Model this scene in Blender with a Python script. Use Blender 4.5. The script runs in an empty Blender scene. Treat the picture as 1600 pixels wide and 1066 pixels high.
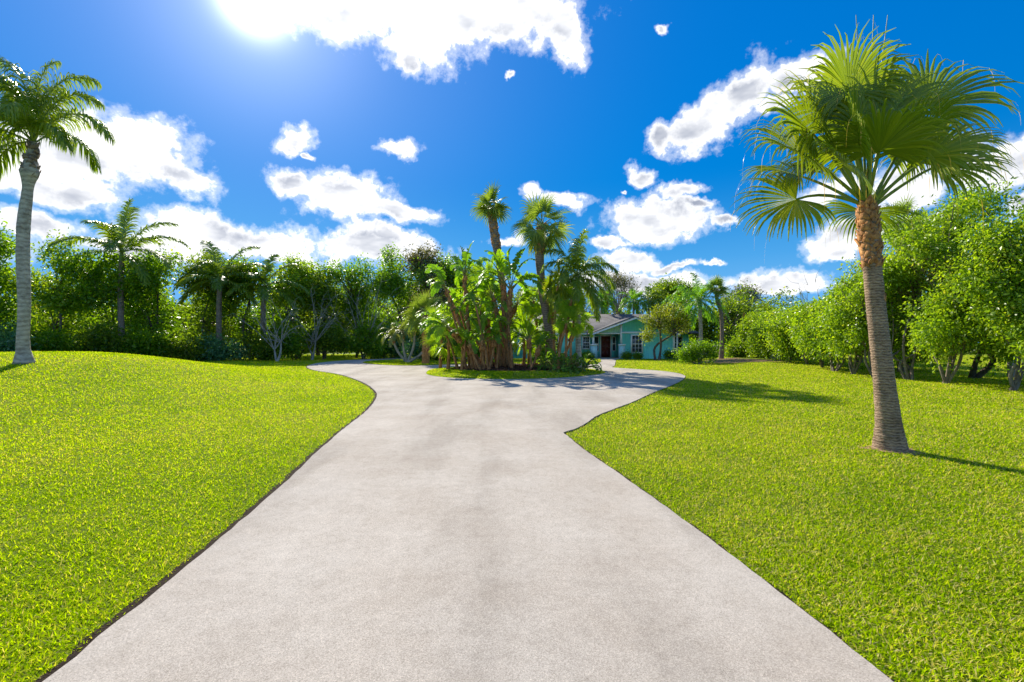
import bpy, math, random
import numpy as np
from mathutils import Vector
from mathutils.geometry import tessellate_polygon

# ------------------------------------------------------------------ camera, sky, sun, exposure
S = bpy.context.scene
COL = S.collection
F, CX, HY, EYE = 711.0, 800.0, 535.0, 1.5      # focal length and horizon of a 1600 px wide frame, eye height in metres

cam_data = bpy.data.cameras.new('camera')
cam = bpy.data.objects.new('camera', cam_data)
COL.objects.link(cam)
cam.location = (0, 0, EYE)
cam.rotation_euler = (math.radians(90), 0, 0)
cam_data.sensor_width = 36
cam_data.lens = 36 * F / 1600
cam_data.shift_y = 2.0 / 1600
cam_data.clip_start = 0.05
cam_data.clip_end = 2000
S.camera = cam

SUN_AZ, SUN_EL = math.radians(-29.4), math.radians(33.7)      # azimuth measured from +Y towards +X
SUN_DIR = Vector((math.sin(SUN_AZ) * math.cos(SUN_EL), math.cos(SUN_AZ) * math.cos(SUN_EL), math.sin(SUN_EL)))
sl = bpy.data.lights.new('sun', 'SUN')
sl.energy = 3.1
sl.angle = math.radians(0.5)
sl.color = (1.0, 0.93, 0.80)
sun = bpy.data.objects.new('sun', sl)
COL.objects.link(sun)
sun.rotation_euler = SUN_DIR.to_track_quat('Z', 'Y').to_euler()

S.view_settings.view_transform = 'Standard'
S.view_settings.look = 'None'
S.view_settings.exposure = 1.3
S.view_settings.gamma = 1.0
S.view_settings.use_curve_mapping = False

CLOUDS = [  # place, half sizes and tilt (image degrees) of the cumulus banks, as directions seen from the drive
    (120, 232, 118, 58, -8), (215, 240, 88, 50, -22), (292, 284, 64, 26, -20), (15, 250, 75, 38, 0), (112, 290, 76, 30, -6),
    (40, 352, 80, 22, -8), (330, 362, 112, 26, -12), (430, 388, 70, 18, -12), (240, 385, 90, 26, 0),
    (575, 385, 108, 26, -4), (600, 368, 62, 16, -10), (662, 386, 30, 16, 0),
    (455, 285, 50, 24, -20), (530, 304, 80, 32, -10), (610, 330, 64, 18, -12),
    (456, 216, 34, 19, 0), (484, 240, 14, 6, -20), (620, 231, 34, 13, -5),
    (560, 22, 84, 46, -10), (650, 66, 56, 46, 0), (640, 98, 24, 26, 0), (720, 20, 96, 56, 0), (812, 28, 88, 44, 5), (876, 40, 34, 46, 20),
    (690, -40, 215, 62, 0), (805, 112, 7, 5, 0),
    (1250, 108, 70, 32, 22), (1165, 150, 66, 34, 42), (1100, 198, 66, 28, 22), (1036, 212, 26, 20, 45), (1215, 165, 40, 14, 20),
    (1032, 42, 13, 8, 0), (1000, 280, 20, 17, 20), (1062, 302, 32, 14, 8), (1028, 346, 74, 26, 0), (1088, 328, 24, 10, 0),
    (1124, 354, 20, 8, 15), (948, 378, 30, 10, 0), (984, 406, 46, 17, 0), (1052, 415, 38, 7, 5), (1020, 442, 100, 16, 0),
    (1115, 409, 13, 5, 0), (1215, 444, 92, 16, -2), (1322, 376, 52, 22, 15), (1312, 402, 34, 10, 0),
    (882, 312, 44, 13, -12), (790, 372, 26, 9, 0), (840, 300, 18, 12, 0), (970, 310, 5, 4, 0),
    (1570, 246, 70, 40, 20), (1490, 236, 60, 26, 25), (1600, 330, 44, 20, 10), (1420, 292, 66, 26, 15), (1300, 300, 70, 16, 15),
    (1440, 340, 50, 10, 10), (1700, 180, 90, 40, 20), (-120, 200, 90, 50, 0), (1750, 380, 120, 40, 0), (-150, 380, 160, 40, 0),
]

SKY_K, SKY_G = 0.60, 1.27
def build_world():
    w = bpy.data.worlds.new('World')
    S.world = w
    w.use_nodes = True
    nt = w.node_tree
    N, L = nt.nodes, nt.links
    N.clear()
    out = N.new('ShaderNodeOutputWorld')
    bg = N.new('ShaderNodeBackground')
    bg.inputs['Strength'].default_value = 0.15
    L.new(bg.outputs[0], out.inputs['Surface'])
    sky = N.new('ShaderNodeTexSky')
    sky.sky_type = 'NISHITA'
    sky.sun_disc = False
    sky.sun_elevation = SUN_EL
    sky.sun_rotation = SUN_AZ
    sky.altitude = 0
    sky.air_density = 1.0
    sky.dust_density = 0.0
    sky.ozone_density = 3.0
    hs = N.new('ShaderNodeHueSaturation')
    hs.inputs['Saturation'].default_value = 1.75
    hs.inputs['Hue'].default_value = 0.508
    hs.inputs['Value'].default_value = 0.80
    # tame the forward-scatter peak: colour / (1 + k * luminance)
    bw = N.new('ShaderNodeRGBToBW'); L.new(sky.outputs[0], bw.inputs[0])
    kk = N.new('ShaderNodeMath'); kk.operation = 'MULTIPLY_ADD'; kk.inputs[1].default_value = SKY_K; kk.inputs[2].default_value = 1.0
    L.new(bw.outputs[0], kk.inputs[0])
    iv = N.new('ShaderNodeMath'); iv.operation = 'DIVIDE'; iv.inputs[0].default_value = SKY_G; L.new(kk.outputs[0], iv.inputs[1])
    tm = N.new('ShaderNodeVectorMath'); tm.operation = 'SCALE'; L.new(sky.outputs[0], tm.inputs[0]); L.new(iv.outputs[0], tm.inputs['Scale'])
    L.new(tm.outputs[0], hs.inputs['Color'])
    tc = N.new('ShaderNodeTexCoord')
    sep = N.new('ShaderNodeSeparateXYZ')

    def math_(op, a, b=None, c=None, clamp=False):
        m = N.new('ShaderNodeMath'); m.operation = op; m.use_clamp = clamp
        for i, v in enumerate((a, b, c)):
            if v is None: continue
            if isinstance(v, (int, float)): m.inputs[i].default_value = v
            else: L.new(v, m.inputs[i])
        return m.outputs[0]

    def noise(scale, detail, rough, vec, offs=0.0):
        n = N.new('ShaderNodeTexNoise'); n.inputs['Scale'].default_value = scale
        n.inputs['Detail'].default_value = detail; n.inputs['Roughness'].default_value = rough
        if offs:
            a = N.new('ShaderNodeVectorMath'); a.operation = 'ADD'; a.inputs[1].default_value = (offs, offs, offs)
            L.new(vec, a.inputs[0]); vec = a.outputs[0]
        L.new(vec, n.inputs['Vector'])
        return n
    g = tc.outputs['Generated']
    # domain warp of the view direction
    wn = noise(9, 5, 0.6, g)
    sub = N.new('ShaderNodeVectorMath'); sub.operation = 'SUBTRACT'; sub.inputs[1].default_value = (.5, .5, .5)
    L.new(wn.outputs['Color'], sub.inputs[0])
    sc = N.new('ShaderNodeVectorMath'); sc.operation = 'SCALE'; sc.inputs['Scale'].default_value = 0.10
    L.new(sub.outputs[0], sc.inputs[0])
    add = N.new('ShaderNodeVectorMath'); add.operation = 'ADD'
    L.new(g, add.inputs[0]); L.new(sc.outputs[0], add.inputs[1])
    L.new(add.outputs[0], sep.inputs[0])
    y = math_('MAXIMUM', sep.outputs['Y'], 0.15)
    u = math_('DIVIDE', sep.outputs['X'], y)
    v = math_('DIVIDE', sep.outputs['Z'], y)
    comb = N.new('ShaderNodeCombineXYZ')
    L.new(u, comb.inputs[0]); L.new(v, comb.inputs[1])
    acc = None
    for (px, py, a, b, r) in CLOUDS:
        mp = N.new('ShaderNodeMapping'); mp.vector_type = 'TEXTURE'
        mp.inputs['Location'].default_value = ((px - CX) / F, (HY - py) / F, 0)
        mp.inputs['Rotation'].default_value = (0, 0, math.radians(r))
        mp.inputs['Scale'].default_value = (a / F, b / F, 1)
        L.new(comb.outputs[0], mp.inputs['Vector'])
        ln = N.new('ShaderNodeVectorMath'); ln.operation = 'LENGTH'
        L.new(mp.outputs[0], ln.inputs[0])
        acc = ln.outputs['Value'] if acc is None else math_('MINIMUM', acc, ln.outputs['Value'])
    n1 = noise(14, 9, 0.62, g)
    n2 = noise(38, 7, 0.65, g, 3.3)
    nn = math_('ADD', math_('MULTIPLY', math_('SUBTRACT', n1.outputs['Fac'], 0.5), 1.7),
               math_('MULTIPLY', math_('SUBTRACT', n2.outputs['Fac'], 0.5), 1.35))
    d = math_('ADD', acc, nn)
    mr = N.new('ShaderNodeMapRange'); mr.interpolation_type = 'SMOOTHSTEP'
    mr.inputs['From Min'].default_value = 1.20; mr.inputs['From Max'].default_value = 0.76
    L.new(d, mr.inputs['Value'])
    front = mr.outputs[0]
    # generic cumulus for the rest of the dome
    n3 = noise(5, 8, 0.6, g, 7.1)
    mr2 = N.new('ShaderNodeMapRange'); mr2.interpolation_type = 'SMOOTHSTEP'
    mr2.inputs['From Min'].default_value = 0.52; mr2.inputs['From Max'].default_value = 0.64
    L.new(n3.outputs['Fac'], mr2.inputs['Value'])
    back = N.new('ShaderNodeMapRange'); back.inputs['From Min'].default_value = 0.30; back.inputs['From Max'].default_value = 0.15
    L.new(sep.outputs['Y'], back.inputs['Value'])
    veil = N.new('ShaderNodeMapRange'); veil.interpolation_type = 'SMOOTHSTEP'
    veil.inputs['From Min'].default_value = 1.46; veil.inputs['From Max'].default_value = 0.95; veil.inputs['To Max'].default_value = 0.38
    L.new(d, veil.inputs['Value'])
    front = math_('MAXIMUM', front, veil.outputs[0])
    dens = math_('ADD', front, math_('MULTIPLY', mr2.outputs[0], back.outputs[0]), clamp=True)
    # cloud tone: bright rims, grey-blue folds
    mpz = N.new('ShaderNodeMapping'); mpz.inputs['Scale'].default_value = (1, 1, 2.4); L.new(g, mpz.inputs['Vector'])
    n4 = noise(6, 4, 0.55, mpz.outputs[0], 1.7)
    mp4 = N.new('ShaderNodeMapRange'); mp4.interpolation_type = 'SMOOTHSTEP'; mp4.inputs['From Min'].default_value = 0.30; mp4.inputs['From Max'].default_value = 0.72
    L.new(n4.outputs['Fac'], mp4.inputs['Value'])
    core = N.new('ShaderNodeMapRange'); core.inputs['From Min'].default_value = 1.1; core.inputs['From Max'].default_value = 0.30
    L.new(d, core.inputs['Value'])
    shade = math_('MULTIPLY', mp4.outputs[0], core.outputs[0])
    cc = N.new('ShaderNodeMix'); cc.data_type = 'RGBA'
    cc.inputs['A'].default_value = (3.7, 3.7, 3.7, 1)
    cc.inputs['B'].default_value = (1.0, 1.13, 1.45, 1)
    L.new(shade, cc.inputs['Factor'])
    # aureole round the sun
    dot = N.new('ShaderNodeVectorMath'); dot.operation = 'DOT_PRODUCT'
    nrm = N.new('ShaderNodeVectorMath'); nrm.operation = 'NORMALIZE'
    L.new(g, nrm.inputs[0]); L.new(nrm.outputs[0], dot.inputs[0]); dot.inputs[1].default_value = tuple(SUN_DIR)
    dv = math_('MAXIMUM', dot.outputs['Value'], 0.0)
    glow = math_('ADD', math_('MULTIPLY', math_('POWER', dv, 14.0), 0.42), math_('ADD', math_('MULTIPLY', math_('POWER', dv, 100.0), .9), math_('MULTIPLY', math_('POWER', dv, 1100.0), 9.0)))
    mix = N.new('ShaderNodeMix'); mix.data_type = 'RGBA'
    # pale blue air low over the horizon instead of the model's yellow band
    sp2 = N.new('ShaderNodeSeparateXYZ'); L.new(g, sp2.inputs[0])
    hz = N.new('ShaderNodeMapRange'); hz.interpolation_type = 'SMOOTHSTEP'; hz.inputs['From Min'].default_value = 0.34; hz.inputs['From Max'].default_value = 0.02
    L.new(sp2.outputs['Z'], hz.inputs['Value'])
    hm = N.new('ShaderNodeMix'); hm.data_type = 'RGBA'; hm.inputs['B'].default_value = (0.38, 1.30, 2.65, 1)
    L.new(hz.outputs[0], hm.inputs['Factor']); L.new(hs.outputs[0], hm.inputs['A'])
    L.new(dens, mix.inputs['Factor']); L.new(hm.outputs['Result'], mix.inputs['A']); L.new(cc.outputs['Result'], mix.inputs['B'])
    gl = N.new('ShaderNodeVectorMath'); gl.operation = 'SCALE'; gl.inputs[0].default_value = (1.0, 0.98, 0.97)
    L.new(glow, gl.inputs['Scale'])
    fin = N.new('ShaderNodeVectorMath'); fin.operation = 'ADD'
    L.new(mix.outputs['Result'], fin.inputs[0]); L.new(gl.outputs[0], fin.inputs[1])
    L.new(fin.outputs[0], bg.inputs['Color'])
build_world()

# ------------------------------------------------------------------ helpers
rng = np.random.default_rng(7)
Z = np.array([0., 0., 1.])

def ground(px, py):
    Y = EYE * F / (py - HY)
    return ((px - CX) * Y / F, Y)

def at(px, py, Y):
    return np.array([(px - CX) * Y / F, Y, EYE - (py - HY) * Y / F])

def unit(a):
    a = np.asarray(a, float)
    return a / np.maximum(np.linalg.norm(a, axis=-1, keepdims=True), 1e-9)

class MB:
    def __init__(s): s.v = []; s.q = []; s.t = []; s.qr = []; s.tr = []; s.n = 0
    def add(s, verts, quads=None, tris=None, r=None):
        verts = np.asarray(verts, float).reshape(-1, 3)
        if quads is not None and len(quads):
            quads = np.asarray(quads).reshape(-1, 4); s.q.append(quads + s.n)
            s.qr.append(np.broadcast_to(0.5 if r is None else r, (len(quads),)).astype(float))
        if tris is not None and len(tris):
            tris = np.asarray(tris).reshape(-1, 3); s.t.append(tris + s.n)
            s.tr.append(np.full(len(tris), 0.5) if r is None or np.ndim(r) else np.full(len(tris), float(r)))
        s.v.append(verts); s.n += len(verts)
    def build(s, name, mat, parent=None, smooth=False, loc=None, origin=None):
        v = np.concatenate(s.v) if s.v else np.zeros((0, 3))
        if origin is not None: v = v - np.asarray(origin)
        q = np.concatenate(s.q) if s.q else np.zeros((0, 4), int)
        t = np.concatenate(s.t) if s.t else np.zeros((0, 3), int)
        rr = np.concatenate((s.qr or [np.zeros(0)]) + (s.tr or [np.zeros(0)]))
        me = bpy.data.meshes.new(name)
        me.vertices.add(len(v)); me.vertices.foreach_set('co', v.ravel())
        loops = np.concatenate([q.ravel(), t.ravel()]).astype(np.int32)
        me.loops.add(len(loops)); me.loops.foreach_set('vertex_index', loops)
        tot = np.concatenate([np.full(len(q), 4), np.full(len(t), 3)]).astype(np.int32)
        st = np.concatenate([[0], np.cumsum(tot)[:-1]]).astype(np.int32) if len(tot) else np.zeros(0, np.int32)
        me.polygons.add(len(tot)); me.polygons.foreach_set('loop_start', st); me.polygons.foreach_set('loop_total', tot)
        at_ = me.attributes.new('rnd', 'FLOAT', 'FACE'); at_.data.foreach_set('value', rr.astype(np.float32))
        if smooth: me.polygons.foreach_set('use_smooth', np.ones(len(tot), bool))
        me.materials.append(mat)
        me.update(calc_edges=True)
        o = bpy.data.objects.new(name, me)
        COL.objects.link(o)
        if parent is not None: o.parent = parent
        if loc is not None: o.location = loc
        return o

def tag(o, label=None, cat=None, group=None, kind=None):
    if label: o['label'] = label
    if cat: o['category'] = cat
    if group: o['group'] = group
    if kind: o['kind'] = kind
    return o

def thing(name, label, cat, loc, rz=0, group=None):
    o = bpy.data.objects.new(name, None)
    COL.objects.link(o)
    o.empty_display_size = 0.2
    o.location = loc; o.rotation_euler = (0, 0, rz)
    return tag(o, label, cat, group)

def copy_tree(o, parent=None):
    c = o.copy(); COL.objects.link(c); c.parent = parent
    for ch in list(o.children): copy_tree(ch, c)
    return c

def box(mb, x0, x1, y0, y1, z0, z1, r=0.5):
    v = [(x, y, z) for x in (x0, x1) for y in (y0, y1) for z in (z0, z1)]
    mb.add(v, [(0, 1, 3, 2), (4, 6, 7, 5), (0, 4, 5, 1), (2, 3, 7, 6), (0, 2, 6, 4), (1, 5, 7, 3)], r=r)

def frames(T):
    T = unit(T)
    A = np.cross(T, np.broadcast_to(np.array([0.13, 0.97, 0.2]), T.shape)); A = unit(A)
    return A, np.cross(T, A)

def tube(mb, pts, rad, ns=8, cap=False, r=0.5, wob=0.0):
    pts = np.asarray(pts, float); n = len(pts); rad = np.broadcast_to(rad, (n,)).astype(float)
    T = np.gradient(pts, axis=0); A, B = frames(T)
    a = np.linspace(0, 2 * np.pi, ns, endpoint=False)
    rr = rad[:, None] * (1 + (wob * rng.standard_normal((n, ns)) if wob else 0))
    v = pts[:, None] + rr[..., None] * (np.cos(a)[None, :, None] * A[:, None] + np.sin(a)[None, :, None] * B[:, None])
    i = np.arange(n - 1)[:, None] * ns; j = np.arange(ns)[None]; k = (j + 1) % ns
    q = np.stack([i + j, i + k, i + ns + k, i + ns + j], -1).reshape(-1, 4)
    vv = v.reshape(-1, 3); tr = []
    if cap:
        vv = np.vstack([vv, pts[-1:], pts[:1]])
        m = n * ns
        tr = [(m - ns + b, m - ns + (b + 1) % ns, m) for b in range(ns)] + [((b + 1) % ns, b, m + 1) for b in range(ns)]
    mb.add(vv, q, tr, r=r)

def spline(P, n):
    P = np.asarray(P, float)
    d = np.concatenate([[0], np.cumsum(np.linalg.norm(np.diff(P, axis=0), axis=1))])
    t = np.linspace(0, d[-1], n)
    m = np.gradient(P, d, axis=0)
    k = np.clip(np.searchsorted(d, t, side='right') - 1, 0, len(P) - 2)
    h = (d[k + 1] - d[k])[:, None]; s = ((t - d[k])[:, None]) / h
    return ((2 * s**3 - 3 * s**2 + 1) * P[k] + (s**3 - 2 * s**2 + s) * h * m[k]
            + (-2 * s**3 + 3 * s**2) * P[k + 1] + (s**3 - s**2) * h * m[k + 1])

def grow(p0, d, L, K, g):
    """N paths of K steps that bend towards the ground; g: (K,) or (N,K) pull"""
    N_ = len(p0); P = np.zeros((N_, K + 1, 3)); D = np.zeros((N_, K + 1, 3))
    P[:, 0] = p0; d = unit(d); D[:, 0] = d
    g = np.broadcast_to(g, (N_, K)); L = np.broadcast_to(L, (N_,))
    for k in range(K):
        d = unit(d - g[:, k, None] * Z)
        P[:, k + 1] = P[:, k] + d * (L / K)[:, None]; D[:, k + 1] = d
    return P, D

def strips(mb, P, D, side, W, prof, r, fold=0.0):
    """ribbons along paths P; side: (N,3); W:(N,), prof:(K+1,) width profile; fold lifts the midrib"""
    N_, K1 = P.shape[:2]
    s = side[:, None] - (side[:, None] * D).sum(-1, keepdims=True) * D
    s = unit(s)
    w = (W[:, None] * prof[None] if prof.ndim == 1 else W[:, None] * prof)[..., None] * 0.5
    if fold:
        nn = np.cross(s, D)
        V = np.stack([P - s * w, P + nn * w * fold, P + s * w], 2)
        base = (np.arange(N_)[:, None] * K1 + np.arange(K1 - 1)[None]) * 3
        q = np.concatenate([np.stack([base + c, base + c + 1, base + c + 4, base + c + 3], -1).reshape(-1, 4) for c in (0, 1)])
        rr = np.tile(np.repeat(r, K1 - 1), 2)
    else:
        V = np.stack([P - s * w, P + s * w], 2)
        base = (np.arange(N_)[:, None] * K1 + np.arange(K1 - 1)[None]) * 2
        q = np.stack([base, base + 1, base + 3, base + 2], -1).reshape(-1, 4)
        rr = np.repeat(r, K1 - 1)
    mb.add(V, q, r=rr)

def leaves(mb, C, D, L, W, r, bend=0.25):
    """single folded leaf quads: C base, D direction"""
    N_ = len(C); D = unit(D)
    R = unit(np.cross(D, unit(rng.standard_normal((N_, 3)))))
    Nn = np.cross(D, R); L = np.broadcast_to(L, (N_,))[:, None]; W = np.broadcast_to(W, (N_,))[:, None]
    V = np.stack([C, C + D * L * .5 + R * W * .5 + Nn * W * bend, C + D * L, C + D * L * .5 - R * W * .5 + Nn * W * bend], 1)
    mb.add(V, np.arange(N_ * 4).reshape(-1, 4), r=r)

# ------------------------------------------------------------------ materials
def newmat(name):
    m = bpy.data.materials.new(name); m.use_nodes = True
    nt = m.node_tree; nt.nodes.clear()
    return m, nt.nodes, nt.links

def ramp(N, L, fac, stops):
    c = N.new('ShaderNodeValToRGB'); e = c.color_ramp.elements
    while len(e) > 1: e.remove(e[-1])
    e[0].position = stops[0][0]; e[0].color = (*stops[0][1], 1)
    for p, col in stops[1:]:
        k = e.new(p); k.color = (*col, 1)
    L.new(fac, c.inputs[0]); return c.outputs[0]

def leaf_mat(name, stops, trans=0.45, rough=0.45, spec=0.35, tcol=1.5):
    m, N, L = newmat(name)
    a = N.new('ShaderNodeAttribute'); a.attribute_name = 'rnd'
    col = ramp(N, L, a.outputs['Fac'], stops)
    p = N.new('ShaderNodeBsdfPrincipled'); p.inputs['Roughness'].default_value = rough
    p.inputs['Specular IOR Level'].default_value = spec
    L.new(col, p.inputs['Base Color'])
    t = N.new('ShaderNodeBsdfTranslucent')
    mul = N.new('ShaderNodeMix'); mul.data_type = 'RGBA'; mul.blend_type = 'MULTIPLY'; mul.inputs['Factor'].default_value = 1
    mul.inputs['B'].default_value = (1.15 * tcol, 1.15 * tcol, 0.35 * tcol, 1)
    L.new(col, mul.inputs['A']); L.new(mul.outputs['Result'], t.inputs['Color'])
    mx = N.new('ShaderNodeMixShader'); mx.inputs[0].default_value = trans
    L.new(p.outputs[0], mx.inputs[1]); L.new(t.outputs[0], mx.inputs[2])
    o = N.new('ShaderNodeOutputMaterial'); L.new(mx.outputs[0], o.inputs[0])
    return m

def plain(name, col, rough=0.6, spec=0.3, noise_amt=0.15, scale=6.0, bump=0.0, bscale=40.0, metal=0.0, stretch=None):
    m, N, L = newmat(name)
    tc = N.new('ShaderNodeTexCoord'); vec = tc.outputs['Object']
    if stretch:
        mp = N.new('ShaderNodeMapping'); mp.inputs['Scale'].default_value = stretch
        L.new(vec, mp.inputs['Vector']); vec = mp.outputs[0]
    n = N.new('ShaderNodeTexNoise'); n.inputs['Scale'].default_value = scale; n.inputs['Detail'].default_value = 6
    n.inputs['Roughness'].default_value = .65
    L.new(vec, n.inputs['Vector'])
    c = ramp(N, L, n.outputs['Fac'], [(0.3, tuple(x * (1 - noise_amt) for x in col)), (0.7, tuple(min(1, x * (1 + noise_amt)) for x in col))])
    p = N.new('ShaderNodeBsdfPrincipled'); p.inputs['Roughness'].default_value = rough
    p.inputs['Specular IOR Level'].default_value = spec; p.inputs['Metallic'].default_value = metal
    L.new(c, p.inputs['Base Color'])
    if bump:
        b = N.new('ShaderNodeTexNoise'); b.inputs['Scale'].default_value = bscale; b.inputs['Detail'].default_value = 5
        L.new(vec, b.inputs['Vector'])
        bp = N.new('ShaderNodeBump'); bp.inputs['Strength'].default_value = bump; bp.inputs['Distance'].default_value = 0.02
        L.new(b.outputs['Fac'], bp.inputs['Height']); L.new(bp.outputs[0], p.inputs['Normal'])
    o = N.new('ShaderNodeOutputMaterial'); L.new(p.outputs[0], o.inputs[0])
    return m

def concrete_mat():
    m, N, L = newmat('sandy concrete')
    tc = N.new('ShaderNodeTexCoord'); V = tc.outputs['Object']
    def nz(s, d=6, r=.6):
        n = N.new('ShaderNodeTexNoise'); n.inputs['Scale'].default_value = s; n.inputs['Detail'].default_value = d
        n.inputs['Roughness'].default_value = r; L.new(V, n.inputs['Vector']); return n.outputs['Fac']
    mp = N.new('ShaderNodeMapping'); mp.inputs['Scale'].default_value = (1.1, .22, 1); L.new(V, mp.inputs['Vector'])
    tr = N.new('ShaderNodeTexNoise'); tr.inputs['Scale'].default_value = .9; tr.inputs['Detail'].default_value = 5; L.new(mp.outputs[0], tr.inputs['Vector'])
    base = ramp(N, L, nz(0.8, 7, .62), [(0.34, (.425, .368, .300)), (0.5, (.465, .411, .342)), (0.64, (.51, .457, .386))])
    track = ramp(N, L, tr.outputs['Fac'], [(0.38, (.84, .835, .83)), (0.50, (1.0, 1.0, 1.0)), (.68, (1.07, 1.07, 1.07))])
    mid = ramp(N, L, nz(11, 7, .75), [(0.33, (.90, .895, .885)), (0.5, (1, 1, 1)), (0.66, (1.07, 1.07, 1.07))])
    fine = ramp(N, L, nz(170, 2, .8), [(0.34, (.62, .61, .59)), (0.48, (1, 1, 1)), (0.56, (1.0, 1.0, 1.0)), (0.68, (1.5, 1.49, 1.46))])
    def mul(a, b):
        x = N.new('ShaderNodeMix'); x.data_type = 'RGBA'; x.blend_type = 'MULTIPLY'; x.inputs['Factor'].default_value = 1
        L.new(a, x.inputs['A']); L.new(b, x.inputs['B']); return x.outputs['Result']
    c = mul(mul(mul(base, track), mid), fine)
    p = N.new('ShaderNodeBsdfPrincipled'); p.inputs['Roughness'].default_value = 0.95; p.inputs['Specular IOR Level'].default_value = .08
    L.new(c, p.inputs['Base Color'])
    bp = N.new('ShaderNodeBump'); bp.inputs['Strength'].default_value = 0.25; bp.inputs['Distance'].default_value = 0.003
    L.new(nz(130, 4, .7), bp.inputs['Height']); L.new(bp.outputs[0], p.inputs['Normal'])
    o = N.new('ShaderNodeOutputMaterial'); L.new(p.outputs[0], o.inputs[0])
    return m

def turf_mat():
    m, N, L = newmat('turf thatch')
    tc = N.new('ShaderNodeTexCoord'); V = tc.outputs['Object']
    def nz(s, d=6, r=.6):
        n = N.new('ShaderNodeTexNoise'); n.inputs['Scale'].default_value = s; n.inputs['Detail'].default_value = d
        n.inputs['Roughness'].default_value = r; L.new(V, n.inputs['Vector']); return n.outputs['Fac']
    a = ramp(N, L, nz(60, 6, .8), [(0.35, (.035, .05, .004)), (0.5, (.13, .19, .006)), (0.68, (.30, .37, .01))])
    b = ramp(N, L, nz(.35, 5, .6), [(0.35, (.85, .95, .8)), (0.65, (1.12, 1.05, 1.1))])
    x = N.new('ShaderNodeMix'); x.data_type = 'RGBA'; x.blend_type = 'MULTIPLY'; x.inputs['Factor'].default_value = 1
    L.new(a, x.inputs['A']); L.new(b, x.inputs['B'])
    p = N.new('ShaderNodeBsdfPrincipled'); p.inputs['Roughness'].default_value = 0.9; p.inputs['Specular IOR Level'].default_value = .1
    L.new(x.outputs['Result'], p.inputs['Base Color'])
    bp = N.new('ShaderNodeBump'); bp.inputs['Strength'].default_value = 0.8; bp.inputs['Distance'].default_value = 0.03
    L.new(nz(45, 5, .8), bp.inputs['Height']); L.new(bp.outputs[0], p.inputs['Normal'])
    o = N.new('ShaderNodeOutputMaterial'); L.new(p.outputs[0], o.inputs[0])
    return m

def siding_mat(name, col):
    m, N, L = newmat(name)
    tc = N.new('ShaderNodeTexCoord'); sp = N.new('ShaderNodeSeparateXYZ'); L.new(tc.outputs['Object'], sp.inputs[0])
    def mt(op, a, b):
        x = N.new('ShaderNodeMath'); x.operation = op
        for i, v in enumerate((a, b)):
            if isinstance(v, (int, float)): x.inputs[i].default_value = v
            else: L.new(v, x.inputs[i])
        return x.outputs[0]
    s = mt('ADD', sp.outputs['X'], sp.outputs['Y'])
    f = mt('FRACT', mt('MULTIPLY', s, 1 / 0.2), 0)
    g = mt('LESS_THAN', f, 0.09)
    n = N.new('ShaderNodeTexNoise'); n.inputs['Scale'].default_value = 2.5; n.inputs['Detail'].default_value = 6
    mp = N.new('ShaderNodeMapping'); mp.inputs['Scale'].default_value = (3, 3, .5)
    L.new(tc.outputs['Object'], mp.inputs[0]); L.new(mp.outputs[0], n.inputs['Vector'])
    c = ramp(N, L, n.outputs['Fac'], [(0.3, tuple(x * .88 for x in col)), (0.7, tuple(x * 1.1 for x in col))])
    p = N.new('ShaderNodeBsdfPrincipled'); p.inputs['Roughness'].default_value = .55
    L.new(c, p.inputs['Base Color'])
    bp = N.new('ShaderNodeBump'); bp.inputs['Strength'].default_value = 1.0; bp.inputs['Distance'].default_value = -0.02
    L.new(g, bp.inputs['Height']); L.new(bp.outputs[0], p.inputs['Normal'])
    o = N.new('ShaderNodeOutputMaterial'); L.new(p.outputs[0], o.inputs[0])
    return m

def shingle_mat():
    m, N, L = newmat('grey asphalt shingles')
    tc = N.new('ShaderNodeTexCoord')
    b = N.new('ShaderNodeTexBrick'); b.inputs['Scale'].default_value = 1.0
    b.inputs['Brick Width'].default_value = .32; b.inputs['Row Height'].default_value = .14; b.inputs['Mortar Size'].default_value = .012
    b.inputs['Color1'].default_value = (.09, .085, .085, 1); b.inputs['Color2'].default_value = (.135, .128, .125, 1); b.inputs['Mortar'].default_value = (.05, .05, .05, 1)
    L.new(tc.outputs['Object'], b.inputs['Vector'])
    n = N.new('ShaderNodeTexNoise'); n.inputs['Scale'].default_value = 1.2; n.inputs['Detail'].default_value = 8
    L.new(tc.outputs['Object'], n.inputs['Vector'])
    c = ramp(N, L, n.outputs['Fac'], [(.3, (.75, .72, .7)), (.7, (1.25, 1.25, 1.25))])
    x = N.new('ShaderNodeMix'); x.data_type = 'RGBA'; x.blend_type = 'MULTIPLY'; x.inputs['Factor'].default_value = 1
    L.new(b.outputs['Color'], x.inputs['A']); L.new(c, x.inputs['B'])
    p = N.new('ShaderNodeBsdfPrincipled'); p.inputs['Roughness'].default_value = .85
    L.new(x.outputs['Result'], p.inputs['Base Color'])
    o = N.new('ShaderNodeOutputMaterial'); L.new(p.outputs[0], o.inputs[0])
    return m

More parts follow.
